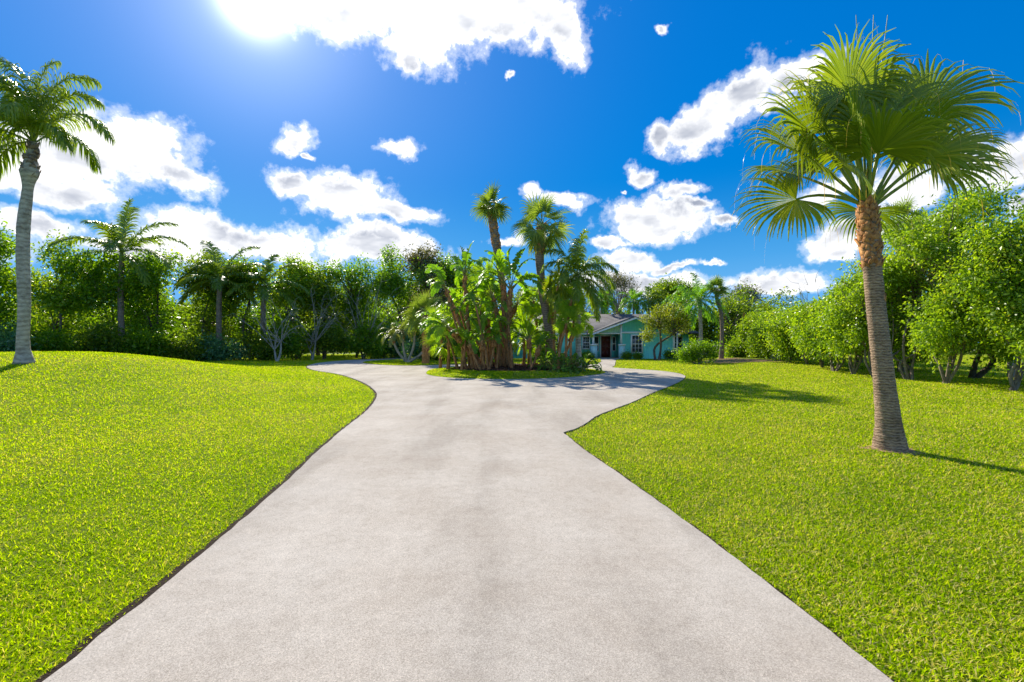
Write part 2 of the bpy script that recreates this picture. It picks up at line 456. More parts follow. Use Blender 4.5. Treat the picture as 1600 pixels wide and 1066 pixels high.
def bark_mat(name, c0, c1, ring=0.0, scale=8.0, bump=0.6):
    """palm or tree bark; ring > 0 draws leaf-scar rings that many times a metre"""
    m, N, L = newmat(name)
    tc = N.new('ShaderNodeTexCoord'); V = tc.outputs['Object']
    n = N.new('ShaderNodeTexNoise'); n.inputs['Scale'].default_value = scale; n.inputs['Detail'].default_value = 8; n.inputs['Roughness'].default_value = .7
    mp = N.new('ShaderNodeMapping'); mp.inputs['Scale'].default_value = (1, 1, 3.0 if ring else .35)
    L.new(V, mp.inputs[0]); L.new(mp.outputs[0], n.inputs['Vector'])
    fac = n.outputs['Fac']
    if ring:
        wv = N.new('ShaderNodeTexWave'); wv.bands_direction = 'Z'; wv.inputs['Scale'].default_value = ring * .31416
        wv.inputs['Distortion'].default_value = 5.0; wv.inputs['Detail'].default_value = 4; wv.inputs['Detail Scale'].default_value = 2
        L.new(V, wv.inputs['Vector'])
        mx = N.new('ShaderNodeMath'); mx.operation = 'MULTIPLY_ADD'; mx.inputs[1].default_value = .16
        L.new(wv.outputs['Fac'], mx.inputs[0])
        ml = N.new('ShaderNodeMath'); ml.operation = 'MULTIPLY'; ml.inputs[1].default_value = .84
        L.new(fac, ml.inputs[0]); L.new(ml.outputs[0], mx.inputs[2]); fac = mx.outputs[0]
    c = ramp(N, L, fac, [(.3, c0), (.62, c1)])
    sn = N.new('ShaderNodeTexNoise'); sn.inputs['Scale'].default_value = 3.2; sn.inputs['Detail'].default_value = 7; sn.inputs['Roughness'].default_value = .7
    L.new(V, sn.inputs['Vector'])
    st = ramp(N, L, sn.outputs['Fac'], [(.34, (.62, .60, .57)), (.50, (1, 1, 1)), (.66, (1.16, 1.14, 1.1))])
    sx = N.new('ShaderNodeMix'); sx.data_type = 'RGBA'; sx.blend_type = 'MULTIPLY'; sx.inputs['Factor'].default_value = 1
    L.new(c, sx.inputs['A']); L.new(st, sx.inputs['B']); c = sx.outputs['Result']
    p = N.new('ShaderNodeBsdfPrincipled'); p.inputs['Roughness'].default_value = .85; p.inputs['Specular IOR Level'].default_value = .2
    L.new(c, p.inputs['Base Color'])
    bp = N.new('ShaderNodeBump'); bp.inputs['Strength'].default_value = bump; bp.inputs['Distance'].default_value = 0.03
    L.new(fac, bp.inputs['Height']); L.new(bp.outputs[0], p.inputs['Normal'])
    o = N.new('ShaderNodeOutputMaterial'); L.new(p.outputs[0], o.inputs[0])
    return m

M = {}
M['concrete'] = concrete_mat()
M['turf'] = turf_mat()
M['grass'] = leaf_mat('grass blades', [(0, (.06, .14, .002)), (.3, (.31, .47, .002)), (.6, (.54, .66, .003)), (.8, (.56, .52, .06)), (1, (.66, .55, .28))], .45, .8, .0, 1.35)
M['soil'] = plain('dark edge soil', (.035, .022, .015), .95, .1, .5, 30, .8, 90)
M['mulch'] = plain('brown mulch', (.085, .040, .026), .95, .1, .5, 14, .8, 60)
M['chips'] = leaf_mat('mulch chips', [(0, (.03, .015, .01)), (.6, (.12, .055, .035)), (1, (.25, .14, .09))], .0, .9, .1)
M['dry'] = plain('dry ground litter', (.30, .20, .11), .95, .1, .4, 12, .6, 60)
M['oak'] = leaf_mat('dark evergreen leaves', [(0, (0.065, 0.121, 0.012)), (.5, (0.145, 0.230, 0.016)), (.8, (0.272, 0.351, 0.021)), (1, (0.438, 0.459, 0.035))], .56, .38, .45)
M['ficus'] = leaf_mat('glossy green leaves', [(0, (0.078, 0.165, 0.008)), (.5, (0.157, 0.288, 0.011)), (.85, (0.287, 0.432, 0.016)), (1, (0.522, 0.535, 0.032))], .56, .35, .5)
M['teal'] = leaf_mat('bluish shrub leaves', [(0, (0.049, 0.151, 0.070)), (.6, (0.107, 0.256, 0.104)), (1, (0.247, 0.452, 0.150))], .3, .32, .5)
M['lime'] = leaf_mat('light green leaves', [(0, (0.112, 0.204, 0.012)), (.5, (0.244, 0.376, 0.018)), (.9, (0.413, 0.486, 0.030)), (1, (0.600, 0.533, 0.080))], .48, .38, .45)
M['olive'] = leaf_mat('yellow green leaves', [(0, (0.126, 0.180, 0.018)), (.5, (0.280, 0.330, 0.030)), (1, (0.476, 0.435, 0.060))], .45, .45, .3)
M['greygreen'] = leaf_mat('grey green dry leaves', [(0, (0.090, 0.098, 0.049)), (.5, (0.180, 0.173, 0.091)), (1, (0.360, 0.300, 0.182))], .3, .6, .2)
M['fan'] = leaf_mat('fan palm leaves', [(0, (0.111, 0.176, 0.011)), (.5, (0.222, 0.294, 0.016)), (.9, (0.444, 0.426, 0.032)), (1, (0.842, 0.528, 0.108))], .40, .33, .55)
M['sabal'] = leaf_mat('sabal palm leaves', [(0, (0.107, 0.175, 0.027)), (.5, (0.202, 0.288, 0.045)), (1, (0.475, 0.473, 0.105))], .35, .38, .5)
M['queen'] = leaf_mat('feather palm leaves', [(0, (0.095, 0.162, 0.016)), (.5, (0.189, 0.279, 0.019)), (1, (0.409, 0.452, 0.039))], .40, .35, .5)
M['brightpalm'] = leaf_mat('bright feather palm leaves', [(0, (0.078, 0.192, 0.015)), (.5, (0.143, 0.312, 0.020)), (1, (0.260, 0.408, 0.040))], .5, .38, .45)
M['datepalm'] = leaf_mat('pale date palm leaves', [(0, (0.096, 0.156, 0.033)), (.5, (0.204, 0.252, 0.066)), (1, (0.456, 0.432, 0.198))], .38, .4, .5)
M['banana'] = leaf_mat('broad paddle leaves', [(0, (0.074, 0.162, 0.017)), (.5, (0.161, 0.322, 0.019)), (1, (0.395, 0.513, 0.024))], .5, .42, .4)
M['brightfan'] = leaf_mat('lime fan leaves', [(0, (0.126, 0.237, 0.012)), (.5, (0.252, 0.388, 0.016)), (1, (0.406, 0.488, 0.030))], .55, .38, .45)
M['thatch'] = leaf_mat('dead brown fronds', [(0, (.09, .05, .02)), (1, (.30, .18, .08))], .3, .8, .1)
M['stalk'] = plain('green leaf stalk', (.20, .27, .035), .45, .4, .25, 5)
M['petiole_yellow'] = plain('yellowish leaf stalk', (.22, .22, .05), .5, .4, .25, 5)
M['boot'] = bark_mat('orange leaf boots', (.20, .07, .022), (.68, .34, .13), 0, 18)
M['palmbark'] = bark_mat('ringed brown palm bark', (.10, .058, .034), (.46, .325, .215), 26, 20, .8)
M['greybark'] = bark_mat('ringed grey palm bark', (.24, .195, .155), (.55, .48, .40), 7, 7, .35)
M['sabalbark'] = bark_mat('sabal palm bark', (.11, .075, .055), (.36, .27, .21), 9, 10, .8)
M['bark'] = bark_mat('brown tree bark', (.05, .037, .027), (.19, .145, .11), 0, 8)
M['hedgebark'] = bark_mat('grey brown bark', (.09, .07, .05), (.30, .25, .19), 0, 10)
M['palebark'] = bark_mat('pale grey bark', (.22, .19, .16), (.52, .47, .41), 0, 8)
M['stembrown'] = bark_mat('fibrous orange brown stems', (.14, .060, .024), (.58, .29, .12), 0, 12)
M['siding'] = siding_mat('turquoise board siding', (.19, .80, .74))
M['sidinggreen'] = siding_mat('sage green board siding', (.36, .62, .42))
M['shingle'] = shingle_mat()
M['white'] = plain('white trim paint', (.86, .87, .88), .45, .4, .05, 5)
M['paleblue'] = plain('pale aqua painted brick', (.42, .72, .78), .55, .3, .1, 7, .3, 30)
M['door'] = plain('red brown door', (.16, .035, .022), .4, .5, .3, 5, stretch=(8, 8, .6))
M['glass'] = plain('dark window glass', (.03, .045, .055), .06, 1.0, .2, 2)
M['metal'] = plain('brass', (.5, .4, .2), .3, .5, .1, 5, metal=1)
M['cream'] = plain('cream wall paint', (.62, .58, .47), .7, .2, .08, 4)
M['flower'] = leaf_mat('white flowers', [(0, (.6, .6, .62)), (1, (.85, .85, .88))], .3, .5, .3, 1.0)

# ------------------------------------------------------------------ ground plan
DRIVE_L = [(-2.1, -6), (-2.05, 2.0), (-2.36, 4.54), (-2.69, 6.46), (-2.92, 8.05), (-3.09, 9.44), (-3.44, 11.35), (-3.89, 13.1), (-4.64, 15.0),
           (-6.03, 17.8), (-8.3, 21.5), (-10.5, 24.2), (-12.3, 27.3), (-13.5, 30.7), (-14.0, 35), (-12.8, 39.5), (-10, 43), (-5, 44.8), (-1.2, 45)]
DRIVE_R = [(-1.2, 41.8), (3, 41.2), (7.2, 40.9), (9.6, 40.9), (8.7, 38.5), (8.4, 36.8), (7.6, 33.5), (6.5, 28.8), (6.0, 26.8), (6.8, 25.3), (7.6, 24), (7.95, 22.4), (7.7, 20.3), (7.07, 18.7), (5.67, 16),
           (4.2, 13.5), (2.87, 11.1), (2.07, 9.8), (1.72, 9.2), (1.22, 8.05), (.99, 7.66), (.87, 7.54), (.90, 7.1), (1.30, 4.62), (1.53, 3.17), (1.66, 2.0), (1.75, -6)]
ISLAND = [(-4.25, 22.7), (-3.6, 20.3), (-2.6, 19.05), (-1.4, 18.5), (0, 18.3), (1.7, 18.8), (3.3, 20.2), (4.6, 22.4), (4.55, 24.2), (3.9, 26), (2.2, 27.3), (0, 27.9), (-2.5, 27.5), (-4.1, 25.8)]
LAWN2 = [(-11.0, 33.6), (-9.9, 31.4), (-7.8, 29.3), (-5.9, 28.9), (-4.4, 30.1), (-2, 31.2), (1.5, 31), (4.25, 29.6), (5.1, 30.5), (6.4, 33.3), (7.15, 36.8), (7.5, 40.7), (3, 40.9), (-4, 40.6), (-8.6, 40.2), (-10.6, 37.5)]

def closed_smooth(P, n):
    P = np.array(P); Q = np.vstack([P[-2:], P, P[:3]])
    S3 = spline(np.column_stack([Q, np.zeros(len(Q))]), n * 2)[:, :2]
    # keep the single turn between P[0] and P[0] again
    i0 = np.argmin(np.linalg.norm(S3[:n] - P[0], axis=1)); i1 = n + np.argmin(np.linalg.norm(S3[n:] - P[0], axis=1))
    return S3[i0:i1]

def smooth_line(P, n):
    P = np.array(P); return spline(np.column_stack([P, np.zeros(len(P))]), n)[:, :2]

dl = smooth_line(DRIVE_L, 420); dr = smooth_line(DRIVE_R, 480)
for _l in (dl, dr): _l += np.random.RandomState(4).normal(0, .005, _l.shape)   # the slab's edge is not ruler straight
DRIVE = np.vstack([dl, dr])
ISL = closed_smooth(ISLAND, 90); LW2 = closed_smooth(LAWN2, 110)

def inside(P, poly):
    x, y = P[:, 0], P[:, 1]; c = np.zeros(len(P), bool)
    a = poly; b = np.roll(poly, -1, 0)
    for (x0, y0), (x1, y1) in zip(a, b):
        if y0 == y1: continue
        k = ((y0 > y) != (y1 > y)) & (x < (x1 - x0) * (y - y0) / (y1 - y0) + x0)
        c ^= k
    return c

def dist(P, poly, closed=True):
    a = poly; b = np.roll(poly, -1, 0)
    if not closed: a, b = a[:-1], b[:-1]
    out = np.full(len(P), 1e9)
    for p, q in zip(a, b):
        d = q - p; l2 = d @ d
        if l2 < 1e-10: continue
        t = np.clip(((P - p) @ d) / l2, 0, 1)
        e = P - (p + t[:, None] * d)
        out = np.minimum(out, (e * e).sum(1))
    return np.sqrt(out)

def sstep(x): x = np.clip(x, 0, 1); return x * x * (3 - 2 * x)

DC = DRIVE[::5]
def wav(x, y, s, ph=0.0):
    return (np.sin(x * s + ph + 1.3 * np.sin(y * s * .7 + ph)) + np.sin(y * s * 1.1 + 2 * ph + 1.1 * np.sin(x * s * .8)) ) * .5

def H(P):
    """height of the lawn"""
    P = np.atleast_2d(np.asarray(P, float)); x, y = P[:, 0], P[:, 1]
    d = np.where(inside(P, DRIVE), 0, dist(P, DC))
    m = np.exp(-.5 * (((x + 17.3) / 7.2) ** 2 + ((y - 18) / 6.0) ** 2)) * 1.12
    m = m + .05 * wav(x, y, .5) * sstep((d - 1.2) / 3)
    right = .25 * sstep((x - 13) / 6) * sstep((y - 22) / 8) 
    return m * sstep((d - .8) / 8.0) ** .8 + right * sstep((d - 1.) / 4)

def h1(x, y): return float(H([(x, y)])[0])

def island_h(P):
    P = np.atleast_2d(P); return .026 + .13 * sstep(dist(P, ISL) / 1.6)
def ih(x, y): return float(island_h([(x, y)])[0])

def build_ground():
    xs = np.concatenate([np.linspace(-300, -60, 9)[:-1], np.linspace(-60, -26, 18)[:-1], np.arange(-26, 26, .4), np.linspace(26, 60, 18), np.linspace(60, 300, 9)[1:]])
    ys = np.concatenate([np.linspace(-60, -4, 8)[:-1], np.arange(-4, 46, .4), np.linspace(46, 80, 16), np.linspace(80, 600, 10)[1:]])
    X, Y = np.meshgrid(xs, ys); P = np.column_stack([X.ravel(), Y.ravel()])
    z = H(P); v = np.column_stack([P, z])
    nx, ny = len(xs), len(ys)
    i = (np.arange(ny - 1)[:, None] * nx + np.arange(nx - 1)[None]).ravel()
    mb = MB(); mb.add(v, np.stack([i, i + 1, i + nx + 1, i + nx], -1))
    tag(mb.build('ground', M['turf'], smooth=True), kind='structure')
    # drive slab with its edges
    def sheet(poly, z, name, mat, skirt=None, zf=None):
        tri = tessellate_polygon([[Vector((p[0], p[1], 0)) for p in poly]])
        mb = MB(); n = len(poly)
        zz = np.full(n, z) if zf is None else zf
        v = np.column_stack([poly, zz]); tris = np.array([list(t) for t in tri])
        # orient up
        a, b, c = v[tris[:, 0]], v[tris[:, 1]], v[tris[:, 2]]
        flip = np.cross(b - a, c - a)[:, 2] < 0; tris[flip] = tris[flip][:, ::-1]
        mb.add(v, tris=tris)
        if skirt is not None:
            w = np.vstack([v, np.column_stack([poly, np.full(n, skirt)])]); j = np.arange(n); k = (j + 1) % n
            mb.add(w, np.stack([j, k, k + n, j + n], -1))
        return tag(mb.build(name, mat), kind='structure')
    sheet(DRIVE, .02, 'driveway', M['concrete'], skirt=-.05)
    # soil edge strip
    mb = MB()
    for line in (dl, dr):
        L3 = np.column_stack([line, np.zeros(len(line))]); T = unit(np.gradient(L3, axis=0)); s = np.stack([-T[:, 1], T[:, 0], T[:, 2]], -1)
        w = ((.065 if line is dl else .03) + .02 * rng.uniform(-1, 1, len(L3)))[:, None]
        v = np.stack([L3 + s * (-.01), L3 + s * w], 1); v[..., 2] = .006
        i = np.arange(len(line) - 1) * 2
        mb.add(v, np.stack([i, i + 1, i + 3, i + 2], -1))
    tag(mb.build('driveway_edge_soil', M['soil']), kind='structure')
    # raised lawn islands: rings shrinking inwards
    def dome(poly, name, hf, zedge, mat):
        c = poly.mean(0); rings = [1, .985, .95, .9, .8, .65, .45, .2]; mb = MB(); n = len(poly); V = []
        V.append(np.column_stack([poly, np.full(n, .004)]))
        for k in rings:
            q = c + (poly - c) * k; V.append(np.column_stack([q, hf(q)]))
        V = np.array(V); m = len(V)
        i = (np.arange(m - 1)[:, None] * n + np.arange(n)[None]); j = (np.arange(m - 1)[:, None] * n + (np.arange(n)[None] + 1) % n)
        mb.add(V, np.stack([i, j, j + n, i + n], -1).reshape(-1, 4))
        vv = np.vstack([V[-1], [[c[0], c[1], hf(c[None])[0]]]]); a = np.arange(n)
        mb.add(vv, tris=np.stack([a, (a + 1) % n, np.full(n, n)], -1))
        return tag(mb.build(name, mat, smooth=True), kind='structure')
    dome(ISL, 'island_turf', island_h, .02, M['turf'])
    sheet(LW2, .045, 'strip_turf', M['turf'], skirt=.0)
    # mulch bed on the island
    a = np.linspace(0, 2 * np.pi, 60, endpoint=False); r = 1 + .06 * np.sin(3 * a + 1) + .04 * np.sin(5 * a)
    mb = MB(); V = []
    for k in (1, .9, .7, .45, .2):
        q = np.column_stack([.25 + 3.35 * r * k * np.cos(a), 23.6 + 2.45 * r * k * np.sin(a)])
        V.append(np.column_stack([q, island_h(q) + .012 + .10 * sstep((1 - k) * 2.5)]))
    V = np.array(V); n = 60
    i = (np.arange(4)[:, None] * n + np.arange(n)[None]); j = (np.arange(4)[:, None] * n + (np.arange(n)[None] + 1) % n)
    mb.add(V, np.stack([i, j, j + n, i + n], -1).reshape(-1, 4))
    vv = np.vstack([V[-1], [[.25, 23.6, V[-1][:, 2].max() + .01]]]); b = np.arange(n)
    mb.add(vv, tris=np.stack([b, (b + 1) % n, np.full(n, n)], -1))
    tag(mb.build('mulch_bed', M['mulch'], smooth=True), kind='structure')
    # chips
    mb = MB(); N_ = 9000; t = rng.uniform(0, 2 * np.pi, N_); k = np.sqrt(rng.uniform(0, 1, N_)) * 1.02
    q = np.column_stack([.25 + 3.35 * k * np.cos(t), 23.6 + 2.45 * k * np.sin(t)])
    c = np.column_stack([q, island_h(q) + .03 + .10 * sstep((1 - k) * 2.5)])
    d = rng.standard_normal((N_, 3)); d[:, 2] *= .35
    leaves(mb, c, d, rng.uniform(.05, .12, N_), rng.uniform(.02, .04, N_), rng.uniform(0, 1, N_))
    tag(mb.build('mulch_chips', M['chips']), 'loose brown bark chips covering the planting bed of the drive island', 'mulch', kind='stuff')
    # bare litter patches
    for (cx, cy, rx, ry) in ((5.38, 6.42, .34, .28), (17.6, 33.5, 3.6, 3.2)):
        a = np.linspace(0, 2 * np.pi, 40, endpoint=False); mb = MB()
        r = 1 + .16 * np.sin(3 * a + cx) + .1 * np.sin(7 * a)
        P = np.column_stack([cx + rx * r * np.cos(a), cy + ry * r * np.sin(a)])
        v = np.column_stack([np.vstack([P, [[cx, cy]]]), np.zeros(41)]); v[:, 2] = H(v[:, :2]) + .014
        v[:-1, 2] -= .006
        b = np.arange(40); mb.add(v, tris=np.stack([b, (b + 1) % 40, np.full(40, 40)], -1))
        tag(mb.build('bare_soil', M['dry']), kind='structure')
build_ground()

BARE = [(5.38, 6.42, .27, .22), (17.6, 33.5, 3.2, 2.8)]
def build_grass():
    mb = MB()
    N0 = 2700000
    # polar scatter, thinning with distance
    n = N0
    R0, R1 = 1.3, 62.0; e = .55
    uu = rng.uniform(0, 1, n); r = (R0**e + uu * (R1**e - R0**e)) ** (1 / e)
    th = rng.uniform(-math.radians(57), math.radians(57), n)
    P = np.column_stack([r * np.sin(th), r * np.cos(th)])
    ind = inside(P, DRIVE[::4]); isl = inside(P, ISL); lw = inside(P, LW2)
    dd = dist(P, DC)
    keep = (~ind & (dd > rng.uniform(.0, .06, n) + np.where(P[:, 0] < 0, .03, -.01))) | isl | lw
    mul = ((P[:, 0] - .25) / 3.3) ** 2 + ((P[:, 1] - 23.6) / 2.4) ** 2 < 1
    keep &= ~mul
    keep &= ~((P[:, 0] > -.5) & (P[:, 1] > 41) & (P[:, 0] < 16))
    for (cx, cy, rx, ry) in BARE:
        q = ((P[:, 0] - cx) / rx) ** 2 + ((P[:, 1] - cy) / ry) ** 2
        keep &= ~((q < 1) & (rng.uniform(0, 1, n) < .93))
    # ragged bare patches on the tired right lawn
    patch = wav(P[:, 0], P[:, 1], 7.0, .4) * .5 + wav(P[:, 0], P[:, 1], 2.6, 1.9) * .5
    keep &= ~((P[:, 0] > 0) & (patch > .55) & (rng.uniform(0, 1, n) < .45))
    P = P[keep]; r = r[keep]; isl = isl[keep]; lw = lw[keep]; dd = dd[keep]; patch = patch[keep]; n = len(P)
    z = H(P); z[isl] = island_h(P[isl]); z[lw] = .045
    C = np.column_stack([P, z - .004])
    sc = np.clip(r / 5.0, 1, 6) ** .62
    edge = np.clip(dd / .35, 0, 1)
    L = rng.uniform(.020, .050, n) * sc ** .35 * (.75 + .25 * edge)
    W = rng.uniform(.0038, .0076, n) * sc ** 1.25
    a = rng.uniform(0, 2 * np.pi, n); lean = rng.uniform(.25, 1.35, n)
    # blades next to the drive lean back from the concrete less than they lean over it
    D = np.column_stack([np.cos(a) * lean, np.sin(a) * lean, np.ones(n)])
    Pp, Dd = grow(C, D, L, 2, rng.uniform(.1, .7, n)[:, None] * np.ones((1, 2)))
    a2 = a + np.pi / 2 + rng.normal(0, .4, n)
    side = np.column_stack([np.cos(a2), np.sin(a2), np.zeros(n)])
    tone = rng.normal(.44, .20, n) + .08 * wav(P[:, 0], P[:, 1], .8, .3) + .07 * wav(P[:, 0], P[:, 1], 3.1, .9)
    rightside = P[:, 0] > 0
    straw = rng.uniform(0, 1, n) < np.where(rightside, .26 + .18 * np.clip(patch + .3, 0, 1), .06)
    tone = np.where(straw, rng.uniform(.74, 1, n), tone + np.where(rightside, -.06, .09))
    strips(mb, Pp, Dd, side, W, np.array([.8, 1.0, .12]), np.clip(tone, 0, 1))
    print('grass blades', n)
    tag(mb.build('grass', M['grass']), 'short lime green lawn grass on both sides of the drive and on its islands', 'grass', kind='stuff')
build_grass()

# ------------------------------------------------------------------ plants
def fan_leaf(mb, c, axis, normal, R, nseg=36, spread=115, fuse=.45, g=.25, r0=.5, tipdroop=1.0):
    """palmate leaf: c hastula, axis out along the costa, normal of the blade"""
    axis = unit(axis); normal = unit(normal - (normal @ axis) * axis); side = np.cross(normal, axis)
    th = np.radians(np.linspace(-spread, spread, nseg)); dth = th[1] - th[0]
    d = np.cos(th)[:, None] * axis + np.sin(th)[:, None] * side
    # blade is a shallow V about the costa
    d = unit(d + (np.abs(np.sin(th))[:, None] * .28) * normal)
    K = 7; t = np.linspace(0, 1, K + 1)
    Ls = R * (1 - .22 * (np.abs(th) / math.radians(spread)) ** 2) * rng.uniform(.93, 1.06, nseg)
    gk = np.array([.02, .03, .05, .10, .22, .40, .6]) * g * 2
    gg = gk[None] * rng.uniform(.6, 1.5, nseg)[:, None] * tipdroop
    P, D = grow(np.broadcast_to(c, (nseg, 3)), d, Ls, K, gg)
    sd = (-np.sin(th)[:, None] * axis + np.cos(th)[:, None] * side)
    full = 2 * R * t * math.tan(dth / 2) * 1.03
    wf = 2 * R * fuse * math.tan(dth / 2) * 1.03
    prof = np.where(t <= fuse, full, wf * np.clip((1 - t) / (1 - fuse), .06, 1) ** .75)
    strips(mb, P, D, sd, np.ones(nseg), prof, np.clip(r0 + rng.normal(0, .12, nseg), 0, 1), fold=.55)
    return P

def threads(mb, P, n, L):
    """pale fibres hanging from the leaf tips"""
    k = rng.integers(0, len(P), n); c = P[k, -1]
    d = unit(P[k, -1] - P[k, -3]) + rng.normal(0, .25, (n, 3))
    PP, DD = grow(c, d, rng.uniform(.4, 1, n) * L, 4, np.array([1., 1.4, 1.6, 1.6]))
    strips(mb, PP, DD, unit(rng.standard_normal((n, 3))), np.full(n, .0035), np.array([1, .9, .7, .5, .3]), np.full(n, 1.0))

def pinnate(mb, rmb, p0, d, L, n=30, ll=.5, lw=.035, g=.12, hang=.5, plumose=.25, start=.14, ang=55, r0=.5, rach=.02, K=8, vee=.25, ltaper=True, curl=1.0):
    """feather leaf: arching rachis with leaflets on both sides"""
    gk = np.linspace(.35, 1.6, K) * g * curl
    P, D = grow(np.array([p0]), np.array([d]), L, K, gk); P, D = P[0], D[0]
    if rmb is not None: tube(rmb, P, np.linspace(rach, rach * .2, K + 1), 5)
    t = np.linspace(start, .995, n); s = t * K; i = np.clip(s.astype(int), 0, K - 1); f = (s - i)[:, None]
    C = P[i] * (1 - f) + P[i + 1] * f; T = unit(D[i] * (1 - f) + D[i + 1] * f)
    S0 = np.cross(T, Z); S0 = unit(S0 + 1e-6); U = unit(np.cross(S0, T))
    prof_l = np.sin(np.clip((t - start) / (1 - start) * .86 + .14, 0, 1) * np.pi) ** .55 if ltaper else np.ones(n)
    allC = []; allD = []; LL = []
    for sg in (-1, 1):
        a = math.radians(ang) * (1 - .35 * t) + rng.normal(0, .06, n)
        dd = np.cos(a)[:, None] * T + np.sin(a)[:, None] * (sg * S0 * math.cos(vee) + U * math.sin(vee))
        dd = dd + rng.normal(0, plumose, (n, 3)) * .6
        allC.append(C); allD.append(unit(dd)); LL.append(ll * (.35 + .65 * prof_l) * rng.uniform(.88, 1.08, n))
    C2 = np.vstack(allC); D2 = np.vstack(allD); L2 = np.concatenate(LL)
    PP, DD = grow(C2, D2, L2, 4, np.array([.1, .3, .6, .8]) * hang)
    sd = unit(np.vstack([T, T]) + rng.normal(0, .15, (2 * n, 3)))
    strips(mb, PP, DD, sd, np.full(2 * n, lw), np.array([.7, 1, .95, .65, .06]), np.clip(r0 + rng.normal(0, .14, 2 * n), 0, 1))

def paddle(mb, rmb, p0, d, Lp, Lb, W, g=.12, r0=.5, torn=.12):
    """broad banana-like leaf on a long stalk"""
    P, D = grow(np.array([p0]), np.array([d]), Lp, 5, np.linspace(.1, .5, 5) * g); P, D = P[0], D[0]
    tube(rmb, P, np.linspace(.032, .016, 6), 5)
    n = int(Lb / .085); K = 8
    Q, E = grow(P[-1:], D[-1:], Lb, K, np.linspace(.6, 1.8, K) * g); Q, E = Q[0], E[0]
    tube(rmb, Q, np.linspace(.016, .004, K + 1), 4)
    t = np.linspace(.0, .985, n); s = t * K; i = np.clip(s.astype(int), 0, K - 1); f = (s - i)[:, None]
    C = Q[i] * (1 - f) + Q[i + 1] * f; T = unit(E[i] * (1 - f) + E[i + 1] * f)
    S0 = unit(np.cross(T, Z + rng.normal(0, .25, 3))); U = unit(np.cross(S0, T))
    wp = W * .5 * np.clip(np.sin(np.clip(t * .93 + .07, 0, 1) ** .8 * np.pi), .08, 1) ** .6
    for sg in (-1, 1):
        a = math.radians(72) * (1 - .45 * t ** 2) + rng.normal(0, torn, n) * (rng.uniform(0, 1, n) < .4)
        vee = .35 + rng.normal(0, torn * .8, n)
        dd = np.cos(a)[:, None] * T + np.sin(a)[:, None] * (sg * S0 * np.cos(vee)[:, None] + U * np.sin(vee)[:, None])
        PP, DD = grow(C, unit(dd), wp / np.sin(np.clip(a, .4, 2)), 3, np.array([.12, .25, .4])[None] * rng.uniform(.6, 2.0, n)[:, None])
        strips(mb, PP, DD, T, np.full(n, Lb / n * 1.12), np.array([1, 1, 1.0, .55]), np.clip(r0 + rng.normal(0, .06, n), 0, 1))

def sph(az, el):
    return np.array([math.sin(az) * math.cos(el), math.cos(az) * math.cos(el), math.sin(el)])

def palm_trunk(path, rads, mat, parent, origin, n=60, ns=16, wob=.02, ring=0.0, ringn=14):
    P = spline(path, n); R = np.interp(np.linspace(0, 1, n), np.linspace(0, 1, len(rads)), rads)
    if ring: 
        zz = np.linspace(0, np.linalg.norm(np.diff(P, axis=0), axis=1).sum(), n)
        R = R * (1 + ring * np.abs(np.sin(zz * ringn * .5 * np.pi + .6 * np.sin(zz * 5))))
    mb = MB(); tube(mb, P, R, ns, cap=True, wob=wob)
    return mb.build('trunk', mat, parent, smooth=True, origin=origin)

def boots(path, rads, n, size, mat, parent, origin, out=.35, t0=0., t1=1.):
    """spiral of cut leaf bases hugging a trunk"""
    P = spline(path, 60); R = np.interp(np.linspace(0, 1, 60), np.linspace(0, 1, len(rads)), rads)
    mb = MB()
    for k in range(n):
        t = t0 + (t1 - t0) * (k + rng.uniform(-.3, .3)) / n; t = min(max(t, 0), 1); i = min(int(t * 59), 58)
        c = P[i]; T = unit(P[i + 1] - P[i]); az = k * 2.39996 + rng.normal(0, .15)
        o = np.array([math.cos(az), math.sin(az), 0.]); o = unit(o - (o @ T) * T); sd = np.cross(T, o)
        s = size * rng.uniform(.7, 1.25); w = s * .55
        b = c + o * R[i] * .80
        tip = b + T * s * .9 + o * s * out * rng.uniform(.5, 1.5) + sd * rng.normal(0, .15) * s
        mid = b + T * s * .45 + o * s * out * .55
        th = s * .10
        V = [b - sd * w, b + sd * w, mid + sd * w * .8, mid - sd * w * .8, tip + sd * w * .35, tip - sd * w * .35,
             b - sd * w + o * th - T*.01, b + sd * w + o * th- T*.01, mid + sd * w * .7 + o * th, mid - sd * w * .7 + o * th, tip + sd * w * .25 + o * th * .6, tip - sd * w * .25 + o * th * .6]
        mb.add(V, [(0, 1, 2, 3), (3, 2, 4, 5), (7, 6, 9, 8), (8, 9, 11, 10), (1, 0, 6, 7), (1, 7, 8, 2), (2, 8, 10, 4), (6, 0, 3, 9), (9, 3, 5, 11), (4, 10, 11, 5)])
    return mb.build('leaf_base', mat, parent, origin=origin)

def stalk(mb, p0, d, L, r0, r1, g=.06):
    P, D = grow(np.array([p0]), np.array([d]), L, 6, np.linspace(.3, 1.5, 6) * g); P, D = P[0], D[0]
    tube(mb, P, np.linspace(r0, r1, 7), 6)
    return P[-1], D[-1]

